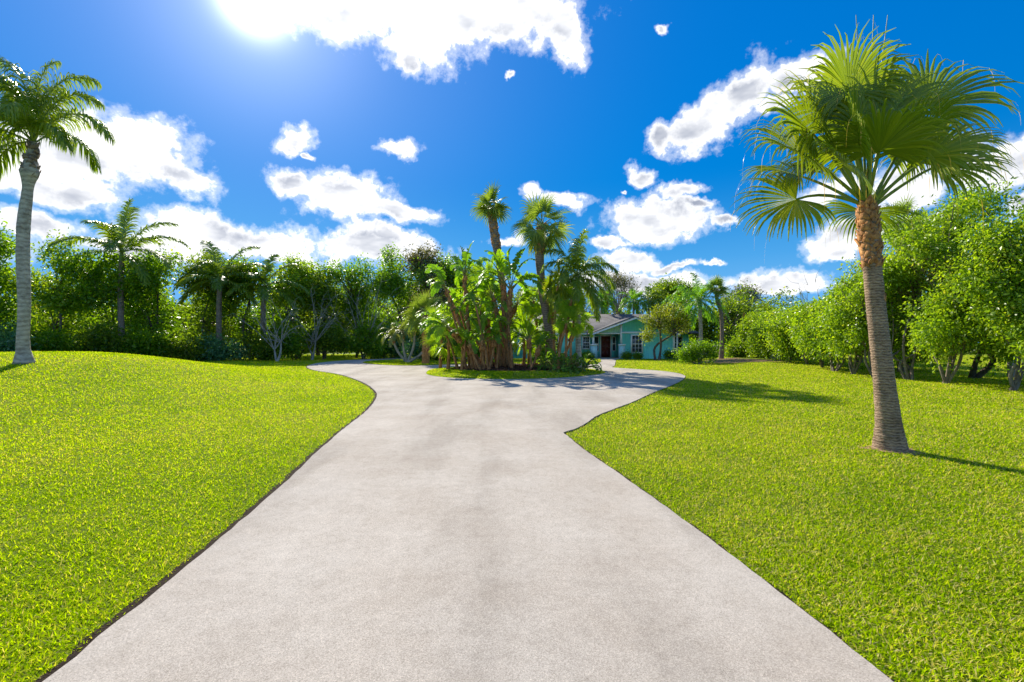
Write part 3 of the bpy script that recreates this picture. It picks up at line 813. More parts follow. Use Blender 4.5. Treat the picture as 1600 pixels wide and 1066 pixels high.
def fan_palm(name, label, cat, base, path, rads, trunk_mat, leafmat, nleaf, R, Lp, el=(88, -20), nseg=28, spread=115, g=.3, group=None, nn=.55, face=0.0,
             boot=None, stalkmat=None, dirs=None, hair=0, ring=0.0, hidden=False, n_trunk=60, fuse=.45):
    base = np.array(base, float)
    t = thing(name, label, cat, tuple(base), 0, group)
    palm_trunk(path, rads, trunk_mat, t, base, ring=ring, n=n_trunk)
    top = np.array(path[-1], float)
    if boot: boots(path, rads, boot[0], boot[1], M['boot'], t, base, t0=boot[2], t1=1.0)
    Td = unit(np.array(path[-1]) - np.array(path[-2]))
    for k in range(nleaf):
        if dirs is not None:
            az, e, lp, rr = dirs[k]; az = math.radians(az); e = math.radians(e)
        else:
            az = k * 2.39996; f = (k + .5) / nleaf; e = math.radians(el[0] + (el[1] - el[0]) * f ** .8 + rng.normal(0, 5)); lp = Lp * rng.uniform(.85, 1.1); rr = R * rng.uniform(.88, 1.08)
        d = sph(az, e)
        mb = MB(); sb = MB()
        end, dd = stalk(sb, top + Td * rng.uniform(-.12, .06) + d * .05, d, lp, .024 * R, .013 * R, g=.05 if e > .6 else .13)
        up = unit(Z * 1.0 - d * .1 + rng.normal(0, nn, 3))
        nrm = np.cross(np.cross(dd, up), dd)
        if abs(e) > 1.15: nrm = -sph(az, 0) * .6 + rng.normal(0, .5, 3)
        if face and abs(math.sin(az)) > .55: nrm = unit(nrm) * (1 - face) + np.array([0, -1, .25]) * face
        P = fan_leaf(mb, end, dd, nrm, rr, nseg, spread, fuse, g, .30 + .3 * rng.uniform(), tipdroop=1.0)
        if hair: threads(mb, P, hair, .5)
        fr = mb.build('frond', leafmat, t, origin=base)
        sb.build('stalk', stalkmat or M['stalk'], fr, origin=base)
    return t

def feather_palm(name, label, cat, base, path, rads, trunk_mat, leafmat, nleaf, L, el=(85, -35), n=34, ll=.55, lw=.035, g=.16, hang=.6, plumose=.3,
                 group=None, boot=None, ring=0.0, dirs=None, vee=.25, ang=55, rachmat=None, shaft=None):
    base = np.array(base, float)
    t = thing(name, label, cat, tuple(base), 0, group)
    if path is not None:
        palm_trunk(path, rads, trunk_mat, t, base, ring=ring)
        top = np.array(path[-1], float)
        if boot: boots(path, rads, boot[0], boot[1], M['boot'] if len(boot) < 4 else boot[3], t, base, t0=boot[2], t1=1.0)
    if shaft:
        mb = MB(); tube(mb, [top - Z * .05, top + Z * shaft * .4, top + Z * shaft], [rads[-1] * 1.15, rads[-1] * 1.05, rads[-1] * .5], 10)
        mb.build('crownshaft', M['stalk'], t, smooth=True, origin=base); top = top + Z * shaft * .9
    for k in range(nleaf):
        if dirs is not None:
            az, e, LL = dirs[k]; az = math.radians(az); e = math.radians(e)
        else:
            az = k * 2.39996 + rng.normal(0, .1); f = (k + .5) / nleaf; e = math.radians(el[0] + (el[1] - el[0]) * f ** .9 + rng.normal(0, 4)); LL = L * rng.uniform(.85, 1.08)
        mb = MB(); rb = MB()
        pinnate(mb, rb, top + rng.normal(0, .03, 3), sph(az, e), LL, n=n, ll=ll, lw=lw, g=g, hang=hang, plumose=plumose, r0=.3 + .35 * rng.uniform(), rach=.022 * L / 2.5, vee=vee, ang=ang)
        fr = mb.build('frond', leafmat, t, origin=base)
        rb.build('rachis', rachmat or M['stalk'], fr, origin=base)
    return t

def lobes_crown(lobes, ncl, per, ll, lw, rcl, shell=.5, droop=.2, flat=1.0, wild=.0):
    """leaf clusters spread through a crown of several lobes"""
    lobes = np.array(lobes, float); vol = (lobes[:, 3] * lobes[:, 4] * lobes[:, 5]) ** .75
    k = rng.choice(len(lobes), ncl, p=vol / vol.sum()); lb = lobes[k]
    d = unit(rng.standard_normal((ncl, 3))); rr = (shell + (1 - shell) * rng.uniform(0, 1, ncl) ** .6)[:, None]
    rr = rr * (1 + wild * rng.standard_normal((ncl, 1)))
    C = lb[:, :3] + d * rr * lb[:, 3:6]
    n = ncl * per
    idx = np.repeat(np.arange(ncl), per); cs = rcl * rng.uniform(.55, 1.35, ncl)
    off = rng.standard_normal((n, 3)) * (cs[idx][:, None]) * np.array([1, 1, flat])
    P = C[idx] + off
    D = unit(off) * .7 + rng.standard_normal((n, 3)) * .6 - Z * droop
    ctone = rng.normal(0, .12, ncl)
    r = np.clip(.45 + ctone[idx] + rng.normal(0, .16, n), 0, 1)
    return C, P, D, r, rng.uniform(.7, 1.25, n) * ll, rng.uniform(.75, 1.2, n) * lw

def limbs(mb, base, forks, C, r0, rf, nl=40, twig=.012, ns=7):
    """trunk(s) to fork points, then curved limbs to a subset of leaf clusters"""
    for fpt in forks:
        fpt = np.array(fpt, float); b = np.array(base, float) + np.append(rng.normal(0, r0 * .8, 2) if len(forks) > 1 else [0, 0], 0) - Z * .08
        m = (b + fpt) / 2 + rng.normal(0, .12 * np.linalg.norm(fpt - b), 3) * np.array([1, 1, .2])
        tube(mb, spline([b, m, fpt], 10), np.linspace(r0, rf, 10) * np.array([1.35] + [1] * 9), ns, wob=.05)
    sel = rng.choice(len(C), min(nl, len(C)), replace=False); Fk = np.array(forks, float)
    for c in C[sel]:
        j = np.argmin(np.linalg.norm((Fk - c) * np.array([1, 1, .6]), axis=1) + rng.uniform(0, .6, len(Fk))); f = Fk[j]
        L = np.linalg.norm(c - f); m = f + (c - f) * .5 + Z * L * rng.uniform(-.05, .22) + rng.normal(0, .09 * L, 3)
        tube(mb, spline([f, m, c], 7), np.linspace(min(rf * .75, .03 + L * .016), twig, 7), 5, wob=.04)

def tree(name, label, cat, base, forks, lobes, mat, barkmat, ncl=140, per=60, ll=.2, lw=.1, rcl=.35, r0=.16, rf=.09, nl=40, group=None, shell=.5, droop=.2, flat=1., wild=.06, extra_bare=0):
    base = np.array(base, float)
    t = thing(name, label, cat, tuple(base), 0, group)
    C, P, D, r, L_, W_ = lobes_crown(lobes, ncl, per, ll, lw, rcl, shell, droop, flat, wild)
    ok = P[:, 2] > base[2] + .02
    mb = MB(); leaves(mb, P[ok], D[ok], L_[ok], W_[ok], r[ok]); mb.build('crown', mat, t, origin=base)
    tb = MB(); limbs(tb, base, forks, C, r0, rf, nl)
    if extra_bare: bare_twigs(tb, forks, lobes, extra_bare)
    tb.build('trunk', barkmat, t, smooth=True, origin=base)
    return t

def bare_twigs(tb, forks, lobes, n, r=.03):
    lobes = np.array(lobes, float)
    for k in range(n):
        lb = lobes[rng.integers(len(lobes))]; d = unit(rng.standard_normal(3) + Z * .5)
        c = lb[:3] + d * lb[3:6] * rng.uniform(.8, 1.15); f = np.array(forks[rng.integers(len(forks))], float)
        L = np.linalg.norm(c - f); m = f + (c - f) * .5 + rng.normal(0, .08 * L, 3)
        P = spline([f, m, c], 8); tube(tb, P, np.linspace(r, .006, 8), 4)
        for j in range(5):
            q = P[rng.integers(3, 8)]; e = q + unit(d + rng.normal(0, .6, 3)) * L * rng.uniform(.12, .3)
            tube(tb, spline([q, (q + e) / 2 + rng.normal(0, .03 * L, 3), e], 5), np.linspace(r * .4, .004, 5), 3)

ORD = ['first', 'second', 'third', 'fourth', 'fifth', 'sixth', 'seventh', 'eighth', 'ninth', 'tenth', 'eleventh', 'twelfth', 'thirteenth', 'fourteenth', 'fifteenth', 'sixteenth']

# ---- the near fan palm on the right lawn
def near_palm():
    Y = 6.46
    bx, by = 5.38, 6.46; bz = h1(bx, by)
    pts = [at(1391, 706, Y), at(1388, 660, Y), at(1382, 600, Y), at(1371, 500, Y), at(1363, 420, Y), at(1358, 365, Y), at(1354, 326, Y)]
    pts[0][2] = bz - .03
    rads = np.array([26, 18.5, 15.5, 14, 13.5, 15.5, 11.5]) * Y / F / 1.1
    rads = np.interp(np.linspace(0, 1, 24), [0, .11, .27, .53, .74, .90, 1], rads)
    dirs = [  # azimuth (0 = away, 90 = right, 180 = towards the viewer), elevation, stalk, blade
        (88, 63, 1.68, 1.05), (84, 46, 1.35, .95), (45, 80, 1.50, 1.0),
        (-25, 80, 1.55, 1.0), (-72, 72, 1.50, .95), (-90, 58, 1.25, .98), (-98, 38, 1.15, 1.0), (-84, 24, .92, .92), (-120, 40, .75, .85),
        (-130, 60, 1.0, .92), (176, 86, 1.0, 1.08), (150, 62, .85, .85), (-155, 50, .80, .85), (120, 46, .85, .80),
        (0, 62, 1.2, .9), (98, 40, 1.0, .88), (-45, 44, 1.05, .9), (70, 76, 1.40, .9), (-105, 80, 1.55, .9), (35, 30, .9, .85)]
    t = fan_palm('fan_palm', 'nearest fan palm with ringed brown trunk standing alone on the right lawn', 'palm tree', (bx, by, bz), pts, rads,
             M['palmbark'], M['fan'], len(dirs), 1.2, 1.1, nseg=50, spread=118, g=.52, dirs=dirs, hair=9, ring=.012, n_trunk=220, fuse=.55, nn=.28, face=.62)
    P = pts
    boots([P[4] + Z * .0, P[5], P[6] + Z * .06], [rads[17] * .95, rads[21] * 1.0, rads[23] * 1.0], 120, .11, M['boot'], t, (bx, by, bz), out=.42)
    boots([P[3] + Z * .25, P[4], P[4] + Z * .12], [rads[14], rads[17] * .97, rads[17]], 60, .075, M['boot'], t, (bx, by, bz), out=.12)
    mb = MB()   # new spear leaves
    for dx in (-.03, .02, .06):
        tube(mb, spline([P[6], P[6] + np.array([dx * 2, 0, 1.2]), P[6] + np.array([dx * 5, 0, 2.75])], 9), np.linspace(.022, .004, 9), 5)
    mb.build('spear_leaf', M['stalk'], t, origin=(bx, by, bz))
near_palm()

# ---- the tall feather palm on the mound at the left
def mound_palm():
    Y = 14.0; bx = (38 - CX) * Y / F; bz = h1(bx, Y)
    pts = [at(38, 572, Y), at(36, 540, Y), at(38, 480, Y), at(36, 400, Y), at(37, 350, Y), at(43, 300, Y), at(47, 262, Y), at(52, 222, Y)]
    pts[0][2] = bz - .05
    rads = np.interp(np.linspace(0, 1, 30), [0, .05, .15, .5, .65, .80, .835, .86, .91, 1], np.array([24, 14, 12, 13.5, 13, 10.5, 14, 20, 13, 7]) * Y / F / 1.66)
    L = 3.2
    dirs = [(92, 40, 3.3), (75, 64, 2.9), (110, 26, 2.3), (-80, 20, 3.3), (-100, 50, 3.3), (-60, 65, 3.2), (30, 80, 3.0), (170, 60, 2.8), (150, 40, 2.6), (-160, 35, 2.6),
            (-20, 70, 3.2), (-90, 72, 3.4), (0, 40, 2.8), (60, 70, 3.3), (-130, 15, 2.7), (-85, -5, 2.4), (-110, 66, 3.4)]
    feather_palm('feather_palm', 'tall feather palm with smooth grey trunk on the grass mound at left', 'palm tree', (bx, Y, bz), pts, rads, M['greybark'], M['queen'],
                 len(dirs), L, n=84, ll=.74, lw=.036, g=.30, hang=2.1, plumose=.30, dirs=[(a, min(b + 12, 88), c * .92) for a, b, c in dirs], boot=(30, .17, .86, M['sabalbark']), ring=.006)
mound_palm()

# ---- the left wood
def left_wood():
    R = np.random.RandomState(3)
    # front row: a line from the left mound to the far end of the drive
    n = 14
    for k in range(n):
        f = k / (n - 1); x = -43 + 37 * f + R.uniform(-.6, .6); y = 31 + 16 * f + R.uniform(-.8, .8)
        hgt = [9.6, 9.0, 9.9, 9.3, 8.7, 9.2, 9.4, 8.6, 9.2, 8.4, 9.6, 10.8, 11.2, 10.2][k]
        z = 0
        lob = []
        for j in range(9):
            a = R.uniform(0, 6.28); rr = R.uniform(.4, 2.3)
            zc = z + R.uniform(.24, .88) * hgt
            lob.append((x + rr * math.cos(a), y + rr * math.sin(a) * .8, zc, R.uniform(.9, 1.9), R.uniform(.9, 1.5), R.uniform(.6, 1.3)))
        lob.append((x + R.uniform(-.8, .8), y, z + hgt * .88, 1.1, 1.1, hgt * .10))
        forks = [(x + R.uniform(-.5, .5), y + R.uniform(-.4, .4), z + hgt * R.uniform(.22, .36)) for _ in range(3)] + [(x + R.uniform(-.4, .4), y, z + hgt * .6)]
        mat = M['greygreen'] if k == 12 else (M['lime'] if k in (3, 8) else (M['ficus'] if k % 3 else M['oak']))
        tree('broadleaf_tree', f'{ORD[k]} leafy tree from the left in the front row of the left wood', 'tree', (x, y, z), forks, lob, mat, M['bark'],
             ncl=210, per=40, ll=.26, lw=.14, rcl=.36, r0=.10, rf=.06, nl=46, group='trees of the wood on the left', shell=.40, wild=.20, extra_bare=6)
    n = 9
    for k in range(n):
        f = k / (n - 1); x = -48 + 42 * f + R.uniform(-.6, .6); y = 43 + 14 * f + R.uniform(-.8, .8); hgt = R.uniform(6.8, 8.2) + (1.5 if k > 6 else 0)
        lob = [(x + R.uniform(-2.2, 2.2), y + R.uniform(-1.2, 1.2), R.uniform(.2, .85) * hgt, R.uniform(1.6, 2.4), R.uniform(1.3, 1.9), R.uniform(1.1, 1.7)) for _ in range(8)]
        forks = [(x + R.uniform(-.5, .5), y, hgt * .3), (x, y, hgt * .55)]
        tree('broadleaf_tree', f'{ORD[k]} dark tree from the left in the shaded back row of the left wood', 'tree', (x, y, 0), forks, lob, M['oak'], M['bark'],
             ncl=230, per=36, ll=.32, lw=.18, rcl=.42, r0=.18, rf=.1, nl=26, group='trees of the wood on the left', shell=.35)
    # shrubs at its foot
    n = 16
    for k in range(n):
        f = k / (n - 1); x = -40 + 36 * f + R.uniform(-.5, .5); y = 29.2 + 15.2 * f + R.uniform(-.5, .5) + (1.6 if k > 11 else 0)
        hh = R.uniform(1.5, 4.2)
        lob = [(x + R.uniform(-1.3, 1.3), y + R.uniform(-.6, .6), hh * R.uniform(.25, .75), R.uniform(.8, 1.3), R.uniform(.7, 1.0), R.uniform(.6, 1.0)) for _ in range(5)]
        tree('shrub', f'{ORD[k]} dense shrub from the left at the foot of the left wood', 'shrub', (x, y, 0), [(x - .3, y, .8), (x + .3, y, .9)], lob, M['teal'] if k % 5 == 2 else M['ficus' if k % 2 else 'oak'], M['bark'],
             ncl=110, per=34, ll=.24, lw=.13, rcl=.27, r0=.05, rf=.03, nl=16, group='shrubs at the foot of the left wood', shell=.35)
    # royal palms standing in the wood
    for (px, py, Y, LL, dirs, lab) in (
        (190, 408, 34.8, 4.5, [(85, 40, 3.6), (-85, 38, 3.7), (100, 15, 3.4), (-100, 10, 3.4), (20, 86, 3.0), (-10, 80, 3.0), (170, 50, 3), (150, 25, 3), (-150, 30, 3), (-60, 60, 3.4), (60, 62, 3.2), (0, 50, 3.2), (110, -15, 2.8), (-80, -15, 2.8)],
         'tall feather palm rising above the left wood just right of the grey mound palm'),
        (343, 448, 37.0, 4.1, [(-55, 70, 3.6), (45, 68, 3.3), (85, 25, 3.2), (-85, 25, 3.2), (95, -5, 3.0), (-100, -8, 2.8), (170, 45, 2.5), (150, 10, 2.6), (-150, 15, 2.6), (0, 50, 2.8), (70, 45, 3.2), (-70, 42, 3.1)],
         'feather palm with slim grey trunk and V shaped top fronds in the left wood'),
        (412, 460, 38.4, 3.8, [(60, 62, 3.0), (-60, 50, 3.0), (88, 25, 3.4), (-85, 15, 3.0), (100, -5, 3.0), (-100, -15, 2.6), (170, 40, 2.5), (150, 5, 2.6), (-150, 15, 2.6), (20, 80, 2.6), (75, 5, 3.0)],
         'rightmost feather palm of the left wood, its yellowish fronds arching right')):
        x = (px - CX) * Y / F; top = at(px, py, Y)
        feather_palm('feather_palm', lab, 'palm tree', (x, Y, 0), [np.array([x + .1, Y, -.05]), np.array([x - .05, Y, top[2] * .5]), top], [.26, .2, .2, .2, .17], M['sabalbark'], M['queen'],
                     len(dirs), LL, n=58, ll=.95, lw=.08, g=.17, hang=.75, plumose=.2, dirs=[(a, e, l * LL / 3.2) for a, e, l in dirs], group='feather palms in the left wood', shaft=.7)
    # grey leafless branches at the wood's edge
    for (px, py, Y, s, lab) in ((425, 500, 35.5, 2.6, 'bleached leafless branches spreading from the foot of the left wood'),
                                (560, 470, 41, 3.9, 'tall pale leafless branches at the right end of the left wood'), (480, 490, 38.5, 3.0, 'middle spray of grey leafless branches in the left wood')):
        c = at(px, py, Y); b = np.array([c[0] + .4, Y, 0.]); mb = MB()
        fk = [(b[0] - .2, Y, .9), (b[0] + .3, Y, 1.5)]
        for f in fk: tube(mb, spline([b - Z * .1, (b + np.array(f)) / 2 + rng.normal(0, .06, 3), f], 7), np.linspace(.10, .06, 7), 7)
        bare_twigs(mb, fk, [(c[0], Y - .4, c[2], s, .8, s * .62)], 16, .035)
        o = mb.build('dead_branches', M['palebark'], origin=b, smooth=True); o.location = b
        tag(o, lab, 'bare shrub', 'leafless branches in the left wood')
left_wood()

# ---- broad-leaved clump on the drive's island
IS_GROUP = 'plants on the drive island'
def paddle_clump(name, label, base, stems, nleaf, Lp, Lb, W, mat='banana', stem_r=.09, group=IS_GROUP, spread=62):
    """stems: list of top points; each stem carries a fan of paddle leaves"""
    base = np.array(base, float)
    t = thing(name, label, 'palm-like plant', tuple(base), 0, group)
    for (tp, bend) in stems:
        tp = np.array(tp, float); b = base + np.array([rng.uniform(-.3, .3), rng.uniform(-.2, .2), -.05])
        m = (b + tp) / 2 + np.array(bend)
        path = spline([b, m, tp], 24)
        sb = MB(); tube(sb, path, np.linspace(stem_r * 1.15, stem_r * .8, 24) * rng.uniform(.9, 1.15, 24), 9, wob=.05)
        st = sb.build('stem', M['stembrown'], t, smooth=True, origin=base)
        T = unit(path[-1] - path[-4]); boots(path[10:], [stem_r, stem_r * .85], 12, .24, M['boot'], st, base, out=.14, t0=.4)
        az0 = rng.uniform(0, np.pi)
        for k in range(nleaf):
            a = math.radians(-spread + 2 * spread * (k + .5) / nleaf); az = az0 + rng.normal(0, .25)
            d = unit(T * math.cos(a) + sph(az, 0) * math.sin(a)); lm = MB(); rm = MB()
            paddle(lm, rm, tp - T * rng.uniform(0, .25), d, Lp * rng.uniform(.8, 1.1), Lb * rng.uniform(.8, 1.1), W * rng.uniform(.85, 1.1), g=.13 + .12 * abs(math.sin(a)), r0=.25 + .45 * rng.uniform())
            lf = lm.build('leaf', M[mat], t, origin=base)
            rm.build('stalk', M['petiole_yellow'], lf, origin=base)
    return t

def island_plants():
    z = lambda x, y: ih(x, y) + .06
    # two sabal palms that rise over everything
    def P_(px, py, Y): return at(px, py, Y)
    Y = 24.3; bx = (796 - CX) * Y / F
    fan_palm('cabbage_palm', 'tallest slim cabbage palm rising from the middle of the drive island', 'palm tree', (bx, Y, z(bx, Y)),
             [np.array([bx, Y, z(bx, Y) - .05]), P_(790, 480, Y), P_(780, 410, Y), P_(771, 355, Y), P_(767, 322, Y)], [.17, .16, .16, .18, .24, .17], M['sabalbark'], M['sabal'],
             15, .92, .36, el=(84, -30), nseg=20, g=.26, boot=(46, .20, .72), group='cabbage palms on the drive island', fuse=.4)
    Y = 23.0; bx = (861 - CX) * Y / F
    fan_palm('cabbage_palm', 'cabbage palm with thick grey curved trunk on the right half of the drive island', 'palm tree', (bx, Y, z(bx, Y)),
             [np.array([bx, Y, z(bx, Y) - .05]), P_(856, 510, Y), P_(846, 440, Y), P_(843, 400, Y), P_(847, 352, Y)], [.26, .21, .21, .22, .20, .24, .19], M['sabalbark'], M['sabal'],
             24, 1.0, .78, el=(86, -62), nseg=22, g=.30, boot=(40, .24, .80), group='cabbage palms on the drive island', fuse=.4)
    # queen palm at the right end
    Y = 22.6; bx = (904 - CX) * Y / F
    feather_palm('feather_palm', 'feather palm with pale slim trunk at the right end of the drive island', 'palm tree', (bx, Y, z(bx, Y)),
                 [np.array([bx, Y, z(bx, Y) - .05]), P_(904, 520, Y), P_(903, 470, Y), P_(902, 432, Y)], [.17, .13, .12, .12, .13], M['greybark'], M['queen'],
                 28, 2.45, el=(86, -44), n=56, ll=.62, lw=.042, g=.24, hang=1.2, plumose=.32)
    # slender fan palms
    for (bpx, tpx, tpy, Y, R_, nl, lab) in ((866, 873, 440, 22.2, .62, 16, 'slender fan palm with dark round head between the cabbage palm and the feather palm'),
                                       (884, 893, 468, 21.6, .55, 14, 'slim leaning fan palm left of the pale feather palm trunk'),
                                       (872, 886, 505, 21.2, .50, 12, 'short leaning fan palm at the front right of the drive island'),
                                       (893, 897, 500, 21.6, .5, 12, 'low bright fan palm against the house side of the drive island'),
                                       (826, 834, 470, 25.4, .65, 16, 'fan palm behind the drive island clump with bright head'),):
        bx = (bpx - CX) * Y / F
        fan_palm('fan_palm', lab, 'palm tree', (bx, Y, z(bx, Y)), [np.array([bx, Y, z(bx, Y) - .05]), P_((bpx + tpx) / 2 - 3, (575 + tpy) / 2, Y), P_(tpx, tpy, Y)], [.075, .06, .06, .07], M['stembrown'],
                 M['fan'] if 'dark' in lab else M['brightfan'], nl, R_, R_ * .7, el=(85, -40), nseg=22, g=.22, group='slender fan palms on the drive island')
    for (px, py, Y, R_, lab) in ((700, 535, 23.2, .70, 'lime fan palm bush at the left tip of the planting bed'), (722, 500, 24.6, .70, 'lime fan palm bush behind the left leaning stems'),
                                 (762, 440, 25.6, .75, 'lime fan palm head between the tall paddle leaved plants'), (688, 505, 25.6, .65, 'pale fan palm bush at the back left of the drive island'),
                                 (752, 520, 25.6, .75, 'shaded fan palm bush behind the brown stems'), (818, 530, 25.0, .7, 'bright fan palm bush right of the thick orange stems'),
                                 (838, 500, 25.8, .75, 'tall lime fan palm bush behind the curved cabbage palm trunk')):
        bx = (px - CX) * Y / F
        top = P_(px, py, Y)
        fan_palm('fan_palm_bush', lab, 'palm bush', (bx, Y, z(bx, Y)), [np.array([bx, Y, z(bx, Y) - .05]), (np.array([bx, Y, z(bx, Y)]) + top) / 2 + [.05, 0, 0], top], [.10, .08, .08], M['stembrown'], M['brightfan'],
                 15, R_, R_ * .9, el=(85, -25), nseg=22, g=.2, group='fan palm bushes on the drive island')
    # white bird of paradise clumps
    Y = 22.4
    paddle_clump('bird_of_paradise', 'left paddle leaved clump whose two stems lean out over the drive', ((748 - CX) * Y / F, Y, z((748 - CX) * Y / F, Y)),
                 [(P_(697, 452, Y), (-.1, 0, -.1)), (P_(726, 430, Y + .4), (-.05, 0, .2)), (P_(703, 515, Y - .5), (0, 0, .1))], 9, .75, 1.25, .50)
    Y = 23.0
    paddle_clump('bird_of_paradise', 'tallest paddle leaved clump with thick orange stems in the middle of the island', ((793 - CX) * Y / F, Y, z((793 - CX) * Y / F, Y)),
                 [(P_(787, 442, Y), (0, 0, 0)), (P_(798, 450, Y - .3), (.05, 0, 0)), (P_(770, 465, Y + .4), (-.05, 0, 0))], 10, .85, 1.35, .52, stem_r=.11)
    Y = 21.6
    paddle_clump('bird_of_paradise', 'low dark paddle leaved clump in front of the brown stems', ((760 - CX) * Y / F, Y, z((760 - CX) * Y / F, Y)),
                 [(P_(752, 535, Y), (0, 0, 0)), (P_(772, 528, Y), (.05, 0, 0)), (P_(735, 540, Y), (-.05, 0, 0))], 8, .5, .85, .36, stem_r=.06)
    Y = 24.6
    paddle_clump('bird_of_paradise', 'bright paddle leaved clump behind the middle stems', ((775 - CX) * Y / F, Y, z((775 - CX) * Y / F, Y)),
                 [(P_(745, 470, Y), (0, 0, 0)), (P_(762, 500, Y), (.05, 0, 0)), (P_(805, 480, Y), (-.05, 0, 0)), (P_(722, 500, Y), (-.05, 0, 0))], 9, .7, 1.2, .52, mat='brightfan', stem_r=.07)
    Y = 24.9
    paddle_clump('bird_of_paradise', 'lime paddle leaved clump between the curved trunk and the feather palm', ((875 - CX) * Y / F, Y, z((875 - CX) * Y / F, Y)),
                 [(P_(880, 500, Y), (0, 0, 0)), (P_(898, 515, Y), (.05, 0, 0)), (P_(862, 480, Y), (-.05, 0, 0))], 8, .6, 1.1, .5, mat='brightfan', stem_r=.07)
    Y = 22.0
    paddle_clump('bird_of_paradise', 'dark paddle leaved clump at the foot of the curved cabbage palm', ((835 - CX) * Y / F, Y, z((835 - CX) * Y / F, Y)),
                 [(P_(826, 530, Y), (0, 0, 0)), (P_(842, 545, Y), (.05, 0, 0))], 9, .45, .9, .34, stem_r=.05)
    # bare brown stems rising from the bed
    R = np.random.RandomState(5)
    for k in range(15):
        px = 716 + k * 6.0 + R.uniform(-2, 2); Y = 21.7 + R.uniform(0, 1.2); bx = (px - CX) * Y / F
        tp = P_(px + R.uniform(-26, 8) * (1 if px < 775 else .4), R.uniform(475, 525), Y + R.uniform(-.2, .3)); b = np.array([bx, Y, z(bx, Y) - .05])
        mb = MB(); P = spline([b, (b + tp) / 2 + np.array([.06, 0, 0]), tp], 16)
        tube(mb, P, np.linspace(.075, .04, 16) * rng.uniform(.85, 1.15, 16), 7, wob=.06)
        o = mb.build('cane', M['stembrown'], smooth=True, origin=b); o.location = b
        tag(o, f'{ORD[k] if k < 16 else ["seventeenth", "eighteenth", "nineteenth", "twentieth"][k - 16]} leaning brown cane from the left at the front of the island clump', 'plant stem', 'brown canes of the island clump')
        for j in range(4):
            lm = MB(); rm = MB()
            paddle(lm, rm, tp, unit(np.array([R.uniform(-1, 1), R.uniform(-1, 1), R.uniform(.4, 1.6)])), .3, R.uniform(.5, .85), .26, g=.25, r0=R.uniform(.2, .7))
            lf = lm.build('leaf', M['banana'], o, origin=b)
            rm.build('stalk', M['petiole_yellow'], lf, origin=b)
    # low leafy ground plants at the right foot
    for k, (px, Y) in enumerate(((868, 21.6), (884, 21.2), (852, 22.6), (898, 21.9), (876, 23.0), (912, 23.2))):
        bx = (px - CX) * Y / F; b = np.array([bx, Y, z(bx, Y) - .02]); n = 34
        t = thing('philodendron', ['leftmost front', 'second front', 'shaded rear left', 'rightmost front', 'middle rear', 'far right rear'][k] + ' low dark arching plant at the foot of the island palms', 'plant', tuple(b), 0, 'low arching plants on the drive island')
        for j in range(n):
            mb = MB(); rm = MB(); d = sph(R.uniform(0, 6.28), math.radians(R.uniform(15, 80))); paddle(mb, rm, b, d, R.uniform(.35, .8), R.uniform(.3, .55), .2, g=.3, r0=R.uniform(.0, .6))
            rm.build('stalk', M['petiole_yellow'], mb.build('leaf', M['banana'], t, origin=b), origin=b)
island_plants()

